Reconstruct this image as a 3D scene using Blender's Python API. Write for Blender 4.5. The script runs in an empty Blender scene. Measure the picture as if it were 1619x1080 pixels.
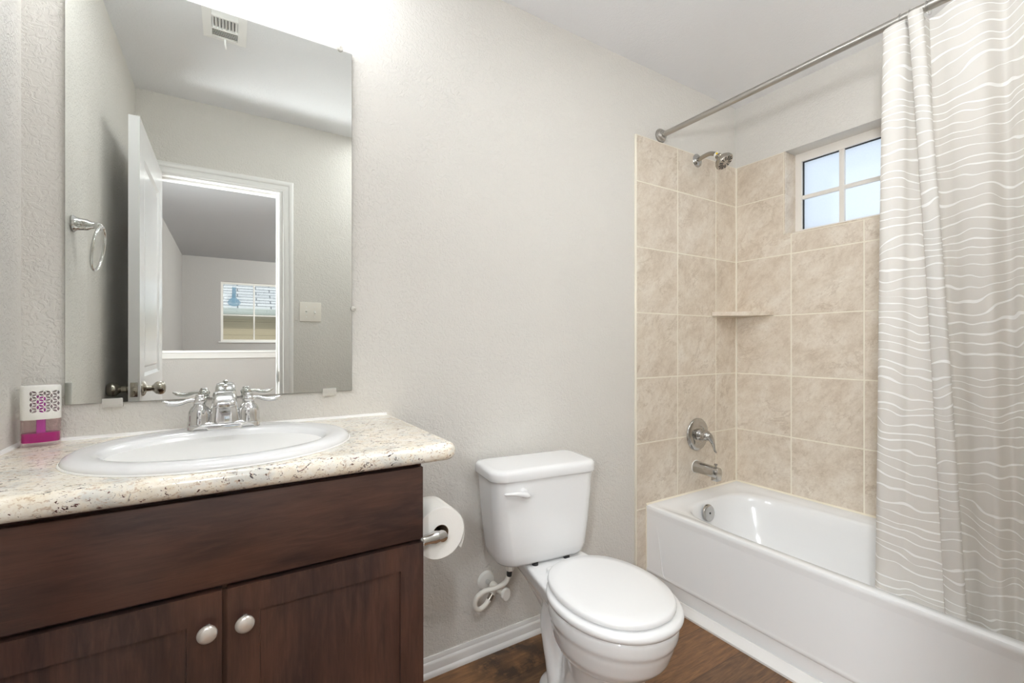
import bpy, bmesh, math, random
from mathutils import Vector, Matrix
random.seed(7)
sc = bpy.context.scene
COL = sc.collection
PI = math.pi

# ------------------------------------------------------------------ camera, world, exposure
W = 2.7915            # inner face of the right wall
H = 2.45              # ceiling height
YF = -1.50            # inner face of the front wall (with the door)
cam_d = bpy.data.cameras.new('camera')
cam = bpy.data.objects.new('camera', cam_d); COL.objects.link(cam)
cam.location = (0.409, -1.487, 1.141)
cam.rotation_euler = (PI / 2, 0, -math.radians(31.83))
cam_d.sensor_width = 36.0
cam_d.lens = 718.5 / 1619 * 36.0
cam_d.shift_y = 5.58 / 1619
cam_d.clip_start = 0.01
sc.camera = cam

sc.view_settings.view_transform = 'Standard'
sc.view_settings.look = 'None'
sc.view_settings.exposure = 0.13
sc.view_settings.gamma = 1.0
sc.view_settings.use_curve_mapping = False
sc.cycles.max_bounces = 14
sc.cycles.diffuse_bounces = 8
sc.cycles.glossy_bounces = 6
sc.cycles.transmission_bounces = 10
sc.cycles.transparent_max_bounces = 12
sc.cycles.caustics_reflective = False
sc.cycles.caustics_refractive = False
sc.cycles.use_denoising = True
sc.cycles.sample_clamp_indirect = 6.0

SKY = 1.2
wd = bpy.data.worlds.new('sky'); sc.world = wd; wd.use_nodes = True
bg = wd.node_tree.nodes['Background']
bg.inputs[0].default_value = (0.87, 0.935, 1.0, 1); bg.inputs[1].default_value = SKY

def lamp(name, kind, loc, energy, color=(1, 1, 1), rot=(0, 0, 0), parent=None, **kw):
    d = bpy.data.lights.new(name, kind); d.energy = energy; d.color = color
    for k, v in kw.items(): setattr(d, k, v)
    o = bpy.data.objects.new(name, d); COL.objects.link(o)
    o.location = loc; o.rotation_euler = rot
    if parent: o.parent = parent
    return o
lamp('sun', 'SUN', (0, 3, 8), 1.9, (1, .96, .9), (math.radians(-50), math.radians(12), 0), angle=math.radians(2))
L_VANITY, L_PANEL_FILL, L_TUB_FILL, L_DOOR_FILL, L_STAIR_FILL, L_SIDE_FILL = 35.0, 8.2, 9.0, 90.0, 300.0, 300.0 # radiance of the vanity globes, then of the added fill lights

# ------------------------------------------------------------------ helpers
def srgb(r, g, b):
    def f(c):
        c /= 255.0
        return c / 12.92 if c <= .04045 else ((c + .055) / 1.055) ** 2.4
    return (f(r), f(g), f(b), 1.0)

class NT:
    def __init__(s, name):
        s.m = bpy.data.materials.new(name); s.m.use_nodes = True
        s.t = s.m.node_tree; s.p = s.t.nodes['Principled BSDF']; s.out = s.t.nodes['Material Output']
    def n(s, typ, **kw):
        nd = s.t.nodes.new(typ)
        for k, v in kw.items(): setattr(nd, k, v)
        return nd
    def l(s, a, b): s.t.links.new(a, b)
    def coord(s, which='Object', scale=(1, 1, 1), rot=(0, 0, 0), loc=(0, 0, 0)):
        c = s.n('ShaderNodeTexCoord'); m = s.n('ShaderNodeMapping')
        m.inputs['Scale'].default_value = scale; m.inputs['Rotation'].default_value = rot; m.inputs['Location'].default_value = loc
        s.l(c.outputs[which], m.inputs[0]); return m.outputs[0]
    def noise(s, vec, scale, detail=3, rough=.5, dist=0.0):
        q = s.n('ShaderNodeTexNoise'); q.inputs['Scale'].default_value = scale; q.inputs['Detail'].default_value = detail
        q.inputs['Roughness'].default_value = rough; q.inputs['Distortion'].default_value = dist
        s.l(vec, q.inputs['Vector']); return q.outputs['Fac']
    def ramp(s, fac, stops):
        r = s.n('ShaderNodeValToRGB'); e = r.color_ramp.elements
        while len(e) < len(stops): e.new(.5)
        for k, (p, c) in enumerate(stops):
            e[k].position = p; e[k].color = c if not isinstance(c, (int, float)) else (c, c, c, 1)
        s.l(fac, r.inputs[0]); return r.outputs[0]
    def mix(s, fac, a, b, mode='MIX'):
        x = s.n('ShaderNodeMix', data_type='RGBA', blend_type=mode)
        for sock, v in ((x.inputs[0], fac), (x.inputs[6], a), (x.inputs[7], b)):
            if hasattr(v, 'is_linked'): s.l(v, sock)
            else: sock.default_value = v
        return x.outputs[2]
    def math(s, op, a, b=None, c=None):
        x = s.n('ShaderNodeMath', operation=op)
        for k, v in enumerate((a, b, c)):
            if v is None: continue
            if hasattr(v, 'is_linked'): s.l(v, x.inputs[k])
            else: x.inputs[k].default_value = v
        return x.outputs[0]
    def bump(s, h, strength=.3, dist=.002, normal=None):
        b = s.n('ShaderNodeBump'); b.inputs['Strength'].default_value = strength; b.inputs['Distance'].default_value = dist
        s.l(h, b.inputs['Height'])
        if normal is not None: s.l(normal, b.inputs['Normal'])
        s.l(b.outputs[0], s.p.inputs['Normal']); return b.outputs[0]
    def set(s, **kw):
        for k, v in kw.items():
            i = s.p.inputs[k.replace('_', ' ')]
            if hasattr(v, 'is_linked'): s.l(v, i)
            else: i.default_value = v
        return s

def simple(name, col, rough=.5, metal=0.0, **kw):
    t = NT(name)
    v = t.coord('Object')
    r = t.math('MULTIPLY_ADD', t.noise(v, 25, 2), .02, rough - .01)
    t.set(Base_Color=col, Roughness=r, Metallic=metal, **kw)
    return t.m

# --- materials
def mk_wall(name, col, k=1.0):
    t = NT(name); v = t.coord('Object')
    a = t.noise(v, 62, 4, .55, 1.4)
    kd = t.ramp(a, [(.43, 0.0), (.50, .75), (.60, 1.0)])
    msk = t.ramp(t.noise(v, 9, 2), [(.35, .45), (.62, 1.0)])
    h = t.math('ADD', t.math('MULTIPLY', kd, msk), t.math('MULTIPLY', t.noise(v, 260, 2), .22))
    t.bump(h, .55 * k, .0024)
    c2 = tuple(x * .965 for x in col[:3]) + (1,)
    t.set(Base_Color=t.mix(t.noise(v, 2.2, 3), col, c2), Roughness=.72)
    t.p.inputs['Specular IOR Level'].default_value = .3
    return t.m
M = {}
M['wall'] = mk_wall('painted_wall', srgb(223.5, 220.5, 215))
M['hall_wall_dimmed'] = mk_wall('dimmed_hall_paint', srgb(188, 184, 180), .6)  # wall colour darkened to stand in for the dimmer light on the landing
M['hall_ceiling_dimmed'] = mk_wall('dimmed_hall_ceiling_paint', srgb(192, 193, 196), .5)  # ceiling colour likewise carries the landing's lower light
M['ceiling'] = mk_wall('ceiling_paint', srgb(240, 241, 244), .45)
M['trim'] = simple('white_trim_paint', srgb(236, 235, 233), .28)
M['door'] = simple('white_door_paint', srgb(232, 232, 233), .2)
M['porcelain'] = simple('white_porcelain', srgb(233, 233, 233), .09)
M['acrylic'] = simple('tub_enamel', srgb(241, 242, 243), .13)
M['seat'] = simple('white_seat_plastic', srgb(236, 236, 236), .2)
M['plastic'] = simple('white_plastic', srgb(240, 239, 234), .35)
M['almond'] = simple('light_almond_plastic', srgb(238, 233, 224), .35)
M['hose'] = simple('white_hose', srgb(238, 235, 227), .4)
M['chrome'] = simple('chrome', (.70, .70, .695, 1), .07, 1.0)
M['tubchrome'] = simple('dark_reflection_chrome', (.50, .49, .475, 1), .12, 1.0)  # chrome darkened in its colour, in place of dark doorway reflections
M['nickel'] = simple('satin_nickel', srgb(176, 170, 160), .24, 1.0)
M['rod'] = simple('brushed_nickel_rod', srgb(182, 179, 174), .32, 1.0)
M['knob'] = simple('pearl_nickel_knob', srgb(226, 220, 212), .2, .55)
M['dark'] = simple('dark_void', srgb(40, 39, 38), .7)
M['rubber'] = simple('dark_washer', srgb(38, 38, 40), .5)
M['yellow'] = simple('yellow_sticker', srgb(235, 200, 20), .4)
M['caulk'] = simple('white_caulk', srgb(242, 241, 238), .5)
M['tubcaulk'] = simple('cream_caulk', srgb(236, 229, 212), .6)
M['grout'] = simple('grout', srgb(239, 233, 218), .8)
M['card'] = simple('cardboard_core', srgb(120, 98, 74), .8)
M['vent'] = simple('white_vent_enamel', srgb(252, 252, 251), .35)
M['gutter'] = simple('gutter_paint', srgb(176, 182, 178), .5)
M['pipe'] = simple('vent_pipe_lead', srgb(110, 142, 164), .6)
M['winframe'] = simple('window_vinyl', srgb(240, 236, 230), .4)

t = NT('toilet_tissue'); v = t.coord('Object')
t.bump(t.noise(v, 300, 2), .25, .0006); t.set(Base_Color=srgb(242, 240, 235), Roughness=.95); M['tissue'] = t.m

# mirror silver
t = NT('mirror_silver'); v = t.coord('Object')
t.set(Base_Color=t.mix(t.noise(v, 3), srgb(231, 233, 229), srgb(229, 231, 227)), Metallic=1.0, Roughness=0.0); M['mirror'] = t.m
t = NT('mirror_glass_edge'); v = t.coord('Object')
t.set(Base_Color=t.mix(t.ramp(t.noise(v, 40, 3), [(.5, 0.0), (.62, 1.0)]), srgb(150, 152, 140), srgb(70, 66, 56)), Roughness=.15, Metallic=.4); M['mirror_edge'] = t.m

# clear plastic / glass
def mk_glass(name, col, rough=.03, alpha_mix=.0, ior=1.45):
    t = NT(name); v = t.coord('Object')
    t.set(Base_Color=t.mix(t.noise(v, 5), col, col), Roughness=rough, Transmission_Weight=1.0, IOR=ior)
    if alpha_mix > 0:
        tr = t.n('ShaderNodeBsdfTransparent'); tr.inputs[0].default_value = col
        mx = t.n('ShaderNodeMixShader'); mx.inputs[0].default_value = alpha_mix
        t.l(t.p.outputs[0], mx.inputs[1]); t.l(tr.outputs[0], mx.inputs[2]); t.l(mx.outputs[0], t.out.inputs[0])
    return t.m
t = NT('clear_clip_plastic'); v = t.coord('Object')
t.set(Base_Color=t.mix(t.noise(v, 9), srgb(236, 233, 226), srgb(228, 225, 218)), Roughness=.2)
tr = t.n('ShaderNodeBsdfTransparent'); mx = t.n('ShaderNodeMixShader'); mx.inputs[0].default_value = .45
t.l(t.p.outputs[0], mx.inputs[1]); t.l(tr.outputs[0], mx.inputs[2]); t.l(mx.outputs[0], t.out.inputs[0]); M['clear'] = t.m
M['clearhook'] = mk_glass('clear_hook_plastic', (.93, .93, .93, 1), .08, .45)
M['bottle'] = mk_glass('bottle_glass', (1.0, .95, .95, 1), .02, .86)
M['pane'] = mk_glass('window_pane_glass', (.97, .985, .98, 1), .0, .85)
t = NT('pink_liquid'); v = t.coord('Object')
t.set(Base_Color=t.mix(t.noise(v, 20), srgb(222, 40, 160), srgb(205, 36, 168)), Roughness=.1, Transmission_Weight=.35); M['pink'] = t.m
t = NT('violet_wick'); v = t.coord('Object')
t.set(Base_Color=t.mix(t.noise(v, 30), srgb(214, 96, 205), srgb(224, 120, 214)), Roughness=.6); M['wick'] = t.m

# frosted window pane
t = NT('frosted_pane'); v = t.coord('Object')
gr = t.noise(v, 900, 2)
tl = t.n('ShaderNodeBsdfTranslucent'); t.l(t.ramp(gr, [(.3, srgb(234, 240, 247)), (.7, srgb(247, 250, 254))]), tl.inputs[0])
gl = t.n('ShaderNodeBsdfGlossy'); gl.inputs['Roughness'].default_value = .25
mx = t.n('ShaderNodeMixShader'); mx.inputs[0].default_value = .05
t.l(tl.outputs[0], mx.inputs[1]); t.l(gl.outputs[0], mx.inputs[2]); t.l(mx.outputs[0], t.out.inputs[0]); M['frost'] = t.m

# dark stained wood: grain along one axis
def mk_wood(name, axis):
    t = NT(name)
    s = {'x': (1.2, 9, 9), 'z': (9, 9, 1.2)}[axis]
    v = t.coord('Object', s)
    big = t.noise(t.coord('Object', {'x': (1.6, 3, 5), 'z': (5, 3, 1.6)}[axis]), 1.2, 3, .5, 1.5)
    g = t.noise(v, 9, 6, .65, .6)
    fine = t.noise(t.coord('Object', {'x': (4, 90, 90), 'z': (90, 90, 4)}[axis]), 4, 3)
    c = t.ramp(g, [(.28, srgb(43, 30, 27)), (.5, srgb(59, 42, 38)), (.75, srgb(80, 58, 50))])
    c = t.mix(t.math('MULTIPLY', t.ramp(big, [(.38, 0.0), (.66, 1.0)]), .55), c, srgb(98, 65, 51))
    c = t.mix(t.math('MULTIPLY', t.ramp(fine, [(.5, 0.0), (.8, 1.0)]), .35), c, srgb(30, 19, 16))
    t.bump(fine, .05, .0006)
    t.set(Base_Color=c, Roughness=t.math('MULTIPLY_ADD', g, .12, .27), Coat_Weight=.15, Coat_Roughness=.22)
    return t.m
M['wood_x'] = mk_wood('dark_wood_horizontal_grain', 'x')
M['wood_z'] = mk_wood('dark_wood_vertical_grain', 'z')

# granite
t = NT('speckled_granite'); v = t.coord('Object')
vs = t.coord('Object', (1, 1.9, 1.5), (0, 0, .35))
base = t.ramp(t.noise(v, 26, 5, .7), [(.3, srgb(232, 219, 196)), (.5, srgb(245, 238, 224)), (.72, srgb(249, 246, 239))])
base = t.mix(t.math('MULTIPLY', t.ramp(t.noise(v, 13, 4, .6), [(.50, 0.0), (.64, 1.0)]), .7), base, srgb(206, 206, 200))
tan = t.ramp(t.noise(vs, 95, 3, .7, .6), [(.56, 0.0), (.63, 1.0)])
base = t.mix(t.math('MULTIPLY', tan, .6), base, srgb(184, 150, 116))
sp = t.ramp(t.noise(vs, 50, 4, .72, 1.2), [(.588, 0.0), (.612, 1.0)])
clus = t.ramp(t.noise(v, 11, 3, .6), [(.42, 0.0), (.56, 1.0)])
dark = t.math('MULTIPLY', sp, clus)
sp2 = t.ramp(t.noise(t.coord('Object', (1.2, 1.6, 1.2), (0, 0, -.3), (3, 1, 2)), 88, 3, .6, .8), [(.645, 0.0), (.665, 1.0)])
red = t.mix(t.ramp(t.noise(v, 33, 2), [(.45, 0.0), (.55, 1.0)]), srgb(52, 40, 44), srgb(104, 62, 58))
base = t.mix(dark, base, red)
base = t.mix(sp2, base, srgb(92, 60, 52))
t.set(Base_Color=base, Roughness=.16); M['granite'] = t.m

# travertine look tile
t = NT('beige_stone_tile')
geo = t.n('ShaderNodeNewGeometry'); rnd = geo.outputs['Random Per Island']
tc = t.n('ShaderNodeTexCoord'); off = t.n('ShaderNodeVectorMath', operation='MULTIPLY_ADD')
cmb = t.n('ShaderNodeCombineXYZ')
for k in range(3): t.l(t.math('MULTIPLY', rnd, (17.3, 29.1, 41.7)[k]), cmb.inputs[k])
t.l(tc.outputs['Object'], off.inputs[0]); off.inputs[1].default_value = (1, 1, 1); t.l(cmb.outputs[0], off.inputs[2])
rot = t.n('ShaderNodeVectorRotate', rotation_type='EULER_XYZ'); re_ = t.n('ShaderNodeCombineXYZ'); re_.inputs[0].default_value = .75; re_.inputs[1].default_value = .6; t.l(t.math('MULTIPLY_ADD', rnd, 40.0, .9), re_.inputs[2]); t.l(re_.outputs[0], rot.inputs['Rotation'])
t.l(off.outputs[0], rot.inputs['Vector'])
sq = t.n('ShaderNodeMapping'); sq.inputs['Scale'].default_value = (1, 1.0, 1.7); t.l(rot.outputs[0], sq.inputs[0])
V = sq.outputs[0]
n1 = t.noise(V, 7.0, 8, .68, .35)
n2 = t.noise(V, 26, 8, .78, .2)
n3 = t.noise(V, 90, 4, .7, .0); n4 = t.noise(V, 60, 5, .8, .0)
c = t.ramp(n1, [(.32, srgb(206, 192, 175)), (.46, srgb(219, 207, 191)), (.58, srgb(226, 216, 202)), (.72, srgb(234, 227, 215))])
vein = t.ramp(t.math('ABSOLUTE', t.math('SUBTRACT', t.noise(V, 5.5, 9, .74, .5), .5)), [(0.0, 1.0), (.012, .6), (.03, 0.0)])
vmask = t.ramp(t.noise(V, 5.5, 3), [(.46, 0.0), (.60, 1.0)])
c = t.mix(t.math('MULTIPLY', t.math('MULTIPLY', vein, vmask), .5), c, srgb(170, 150, 128))
c = t.mix(t.math('MULTIPLY', t.ramp(n2, [(.46, 0.0), (.74, 1.0)]), .48), c, srgb(188, 171, 152))
c = t.mix(t.math('MULTIPLY', t.ramp(n3, [(.5, 0.0), (.7, 1.0)]), .22), c, srgb(244, 238, 226))
c = t.mix(t.math('MULTIPLY', t.ramp(n4, [(.53, 0.0), (.68, 1.0)]), .35), c, srgb(180, 158, 134))
t.bump(n2, .12, .0008)
t.set(Base_Color=c, Roughness=.38); M['tile'] = t.m

# plank floor
t = NT('brown_plank_floor')
br = t.n('ShaderNodeTexBrick'); br.offset = .37; br.offset_frequency = 2
br.inputs['Color1'].default_value = (0, 0, 0, 1); br.inputs['Color2'].default_value = (1, 1, 1, 1); br.inputs['Mortar'].default_value = (.5, .5, .5, 1)
br.inputs['Scale'].default_value = 1.0; br.inputs['Mortar Size'].default_value = .0011; br.inputs['Brick Width'].default_value = 1.22; br.inputs['Row Height'].default_value = .1677
br.inputs['Mortar Smooth'].default_value = .2
v = t.coord('Object', loc=(.35, .4991 + .0036 + .1677 * 9 - .0036, 0)); t.l(v, br.inputs['Vector'])
tint = t.math('MULTIPLY', t.math('ADD', br.outputs['Color'], 0.0), 1.0)
shift = t.n('ShaderNodeCombineXYZ'); t.l(t.math('MULTIPLY', tint, 7.0), shift.inputs[0]); t.l(t.math('MULTIPLY', tint, 3.0), shift.inputs[1])
va = t.n('ShaderNodeVectorMath', operation='ADD'); t.l(t.coord('Object'), va.inputs[0]); t.l(shift.outputs[0], va.inputs[1])
def vm(s):
    m = t.n('ShaderNodeMapping'); m.inputs['Scale'].default_value = s; t.l(va.outputs[0], m.inputs[0]); return m.outputs[0]
g = t.noise(vm((1.6, 14, 1)), 5, 6, .65, 1.2)
f = t.noise(vm((6, 130, 1)), 3, 3, .6, .3)
c = t.ramp(g, [(.25, srgb(62, 44, 33)), (.44, srgb(104, 76, 53)), (.60, srgb(136, 101, 69)), (.8, srgb(168, 130, 90))])
c = t.mix(t.math('MULTIPLY', tint, .5), c, srgb(158, 108, 62))
c = t.mix(t.math('MULTIPLY', t.math('SUBTRACT', 1.0, tint), .38), c, srgb(66, 51, 41))
c = t.mix(t.math('MULTIPLY', t.ramp(f, [(.48, 0.0), (.72, 1.0)]), .6), c, srgb(62, 42, 31))
c = t.mix(t.math('MULTIPLY', br.outputs['Fac'], .8), c, srgb(46, 31, 23))
# scuffed dark ring of grime beside the toilet
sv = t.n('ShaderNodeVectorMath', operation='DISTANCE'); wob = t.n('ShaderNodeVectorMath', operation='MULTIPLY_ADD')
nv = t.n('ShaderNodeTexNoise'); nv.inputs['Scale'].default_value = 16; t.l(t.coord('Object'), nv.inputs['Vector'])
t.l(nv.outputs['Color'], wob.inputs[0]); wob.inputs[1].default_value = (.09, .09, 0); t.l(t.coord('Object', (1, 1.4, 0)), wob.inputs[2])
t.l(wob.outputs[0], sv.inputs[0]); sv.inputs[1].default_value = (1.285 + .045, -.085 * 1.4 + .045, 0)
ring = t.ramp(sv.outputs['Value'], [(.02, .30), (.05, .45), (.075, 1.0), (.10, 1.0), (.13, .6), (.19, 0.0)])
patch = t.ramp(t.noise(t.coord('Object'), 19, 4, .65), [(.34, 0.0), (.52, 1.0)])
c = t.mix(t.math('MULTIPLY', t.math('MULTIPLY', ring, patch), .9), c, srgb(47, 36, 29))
t.bump(f, .15, .0008)
t.set(Base_Color=c, Roughness=t.math('MULTIPLY_ADD', g, .2, .32)); M['floor'] = t.m

# shower curtain: frosted vinyl with white wavy lines (uv: u = metres along cloth, v = metres up)
t = NT('striped_curtain_vinyl')
uv = t.n('ShaderNodeUVMap'); sx = t.n('ShaderNodeSeparateXYZ'); t.l(uv.outputs[0], sx.inputs[0])
def uvm(s, loc=(0, 0, 0)):
    m = t.n('ShaderNodeMapping'); m.inputs['Scale'].default_value = s; m.inputs['Location'].default_value = loc; t.l(uv.outputs[0], m.inputs[0]); return m.outputs[0]
def lines(sc_, seed, wid, amp):
    w1 = t.math('MULTIPLY', t.math('SUBTRACT', t.noise(uvm((5.0, 4.5, 1), (seed, seed * 2, 0)), 1.0, 2, .5), .5), amp)
    vv = t.math('ADD', sx.outputs[1], w1)
    vo = t.n('ShaderNodeTexVoronoi', voronoi_dimensions='1D', feature='DISTANCE_TO_EDGE')
    vo.inputs['Scale'].default_value = sc_; vo.inputs['Randomness'].default_value = .75
    t.l(t.math('ADD', vv, seed), vo.inputs['W'])
    th = t.math('MULTIPLY_ADD', t.noise(uvm((5.0, 40, 1), (seed * 3, 0, 0)), 1.0, 1), wid * 2.2, -wid * .35)
    d = t.math('SUBTRACT', th, vo.outputs['Distance'])
    return t.math('MAXIMUM', t.math('MINIMUM', t.math('MULTIPLY', d, 1 / .018), 1.0), 0.0)
ln = lines(35.0, 1.3, .10, .15)
dif = t.n('ShaderNodeBsdfDiffuse'); tl = t.n('ShaderNodeBsdfTranslucent'); tr = t.n('ShaderNodeBsdfTransparent'); gl = t.n('ShaderNodeBsdfGlossy')
cc = t.mix(ln, srgb(228, 225, 220), srgb(253, 253, 252))
t.l(cc, dif.inputs[0]); t.l(cc, tl.inputs[0]); tr.inputs[0].default_value = (.9, .89, .87, 1); gl.inputs['Roughness'].default_value = .5
m1 = t.n('ShaderNodeMixShader'); m1.inputs[0].default_value = .20; t.l(dif.outputs[0], m1.inputs[1]); t.l(tl.outputs[0], m1.inputs[2])
m2 = t.n('ShaderNodeMixShader'); t.l(t.math('MULTIPLY_ADD', ln, -.09, .10), m2.inputs[0]); t.l(m1.outputs[0], m2.inputs[1]); t.l(tr.outputs[0], m2.inputs[2])
m3 = t.n('ShaderNodeMixShader'); m3.inputs[0].default_value = .03; t.l(m2.outputs[0], m3.inputs[1]); t.l(gl.outputs[0], m3.inputs[2])
t.l(m3.outputs[0], t.out.inputs[0]); M['curtain'] = t.m

# outside: shingles and lap siding
t = NT('pale_shingles'); v = t.coord('Object', rot=(0, 0, 0))
br = t.n('ShaderNodeTexBrick'); br.offset = .43; br.inputs['Scale'].default_value = 1.0
br.inputs['Brick Width'].default_value = .62; br.inputs['Row Height'].default_value = .115; br.inputs['Mortar Size'].default_value = .012
br.inputs['Color1'].default_value = srgb(214, 215, 219); br.inputs['Color2'].default_value = srgb(196, 198, 204); br.inputs['Mortar'].default_value = srgb(92, 94, 102)
t.l(v, br.inputs['Vector']); t.set(Base_Color=br.outputs['Color'], Roughness=.9); M['shingle'] = t.m
t = NT('tan_lap_siding'); v = t.coord('Object')
sp_ = t.n('ShaderNodeSeparateXYZ'); t.l(v, sp_.inputs[0])
fr = t.math('FRACT', t.math('MULTIPLY', sp_.outputs[2], 1 / .145))
t.bump(fr, .6, .02)
t.set(Base_Color=t.mix(t.ramp(fr, [(.0, 1.0), (.07, 0.0)]), srgb(176, 162, 138), srgb(96, 86, 70)), Roughness=.8); M['siding'] = t.m
def emis(name, col, s):
    t = NT(name); v = t.coord('Object')
    t.set(Base_Color=(.9, .9, .9, 1), Emission_Color=t.mix(t.noise(v, 3), col, col), Emission_Strength=s); return t.m
M['lamp_glass'] = emis('lit_lamp_glass', (1, .95, .88, 1), 2.0)

# --- mesh helpers
def tag(o, label=None, cat=None, group=None, kind=None):
    if label: o['label'] = label
    if cat: o['category'] = cat
    if group: o['group'] = group
    if kind: o['kind'] = kind
    return o
def thing(name, label, cat, loc=(0, 0, 0), rz=0.0, group=None):
    o = bpy.data.objects.new(name, None); COL.objects.link(o)
    o.empty_display_size = .05; o.location = loc; o.rotation_euler = (0, 0, rz)
    return tag(o, label, cat, group)
def rootmat(p):
    m = Matrix.Identity(4)
    while p is not None:
        m = (Matrix.Translation(p.location) @ p.rotation_euler.to_matrix().to_4x4()) @ m; p = p.parent
    return m
def link(name, bm, mats, parent=None, smooth=True, local=False, angle=38):
    """bm is in world coordinates unless local."""
    if parent is not None and not local:
        bm.transform(rootmat(parent).inverted())
    bmesh.ops.recalc_face_normals(bm, faces=bm.faces)
    me = bpy.data.meshes.new(name); bm.to_mesh(me); bm.free()
    for m in (mats if isinstance(mats, (list, tuple)) else [mats]): me.materials.append(m)
    if smooth:
        me.polygons.foreach_set('use_smooth', [True] * len(me.polygons))
        me.set_sharp_from_angle(angle=math.radians(angle))
    o = bpy.data.objects.new(name, me); COL.objects.link(o)
    if parent is not None: o.parent = parent
    return o
def struct(name, bm, m, parent=None, **kw):
    o = link(name, bm, m, parent, **kw)
    if parent is None: o['kind'] = 'structure'
    return o
def B(): return bmesh.new()
def box(bm, a, b, bev=0.0, seg=2, mi=0):
    a, b = Vector(a), Vector(b); c = (a + b) / 2; d = b - a
    r = bmesh.ops.create_cube(bm, size=1.0)
    vs = r['verts']
    for v in vs: v.co = Vector((v.co.x * d.x, v.co.y * d.y, v.co.z * d.z)) + c
    fs = list({f for v in vs for f in v.link_faces})
    if bev > 0:
        es = list({e for v in vs for e in v.link_edges})
        q = bmesh.ops.bevel(bm, geom=es, offset=bev, segments=seg, profile=.5, affect='EDGES')
        fs = q['faces'] + [f for f in fs if f.is_valid]
    for f in fs:
        if f.is_valid: f.material_index = mi
    return bm
def loft(bm, rings, cap0=True, cap1=True, closed=True, mi=0):
    vr = [[bm.verts.new(p) for p in r] for r in rings]
    n = len(vr[0])
    for a, b in zip(vr, vr[1:]):
        for i in range(n if closed else n - 1):
            j = (i + 1) % n
            f = bm.faces.new((a[i], a[j], b[j], b[i])); f.material_index = mi
    if closed and cap0: bm.faces.new(vr[0]).material_index = mi
    if closed and cap1: bm.faces.new(vr[-1]).material_index = mi
    return vr
def frame_of(d):
    d = Vector(d).normalized(); up = Vector((0, 0, 1)) if abs(d.z) < .9 else Vector((1, 0, 0))
    x = up.cross(d).normalized(); return x, d.cross(x), d
def lathe(bm, prof, org, axis=(0, 0, 1), n=32, mi=0, caps=True, sx=1.0, sy=1.0):
    x, y, d = frame_of(axis); o = Vector(org)
    rings = [[o + d * h + x * (r * sx * math.cos(2 * PI * k / n)) + y * (r * sy * math.sin(2 * PI * k / n)) for k in range(n)] for r, h in prof]
    loft(bm, rings, caps, caps, mi=mi)
def ring_frame(bm, x, outer, inner, d0, d1, plane='x'):
    """mitred rectangular frame; outer/inner = (u0, v0, u1, v1), d0..d1 = depth range along the plane normal"""
    def c(r, d):
        q = [(r[0], r[1]), (r[2], r[1]), (r[2], r[3]), (r[0], r[3])]
        return [((x + d, u, v) if plane == 'x' else (u, x + d, v)) for u, v in q]
    loft(bm, [c(outer, d1), c(outer, d0), c(inner, d0), c(inner, d1)], False, False)
    for a, b in ((0, 1), (1, 2), (2, 3), (3, 0)):
        o, i = c(outer, d1), c(inner, d1)
        bm.faces.new([bm.verts.new(p) for p in (o[a], o[b], i[b], i[a])])
    bmesh.ops.remove_doubles(bm, verts=bm.verts, dist=1e-6)
def smoothpath(pts, sub=6):
    P = [Vector(p) for p in pts]; out = []
    for i in range(len(P) - 1):
        p0 = P[max(i - 1, 0)]; p1 = P[i]; p2 = P[i + 1]; p3 = P[min(i + 2, len(P) - 1)]
        for k in range(sub):
            s = k / sub
            out.append(.5 * ((2 * p1) + (p2 - p0) * s + (2 * p0 - 5 * p1 + 4 * p2 - p3) * s * s + (3 * p1 - p0 - 3 * p2 + p3) * s ** 3))
    out.append(P[-1]); return out
def tube(bm, pts, r, n=14, caps=True, mi=0, flat=1.0, closed=False):
    """r: number or list along the path; flat scales the second axis of the section."""
    pts = [Vector(p) for p in pts]; N = len(pts)
    if not isinstance(r, (list, tuple)): r = [r] * N
    if len(r) != N:
        q = []
        for i in range(N):
            s = i / (N - 1) * (len(r) - 1); k = min(int(s), len(r) - 2); q.append(r[k] + (r[k + 1] - r[k]) * (s - k))
        r = q
    rings = []; x = None
    for i, p in enumerate(pts):
        if closed: d = (pts[(i + 1) % N] - pts[i - 1]).normalized()
        else: d = (pts[min(i + 1, N - 1)] - pts[max(i - 1, 0)]).normalized()
        if x is None: x = frame_of(d)[0]
        x = (x - d * x.dot(d)).normalized(); y = d.cross(x)
        rings.append([p + x * (r[i] * math.cos(2 * PI * k / n)) + y * (r[i] * flat * math.sin(2 * PI * k / n)) for k in range(n)])
    if closed:
        rings.append(rings[0])
        loft(bm, rings, False, False, mi=mi); bmesh.ops.remove_doubles(bm, verts=bm.verts, dist=1e-6)
    else: loft(bm, rings, caps, caps, mi=mi)
def prism(bm, poly, a, b, axis='y', mi=0):
    """extrude a 2-D polygon between a and b along axis; poly is (u, z) for x/y axes, (x, y) for z."""
    def P(u, v, t): return {'y': (u, t, v), 'x': (t, u, v), 'z': (u, v, t)}[axis]
    loft(bm, [[P(u, v, a) for u, v in poly], [P(u, v, b) for u, v in poly]], mi=mi)
def selli(a, b, n, e=2.0, cx=0, cy=0):
    out = []
    for k in range(n):
        t_ = 2 * PI * k / n; c, s = math.cos(t_), math.sin(t_)
        out.append((cx + a * math.copysign(abs(c) ** (2 / e), c), cy + b * math.copysign(abs(s) ** (2 / e), s)))
    return out
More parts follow.
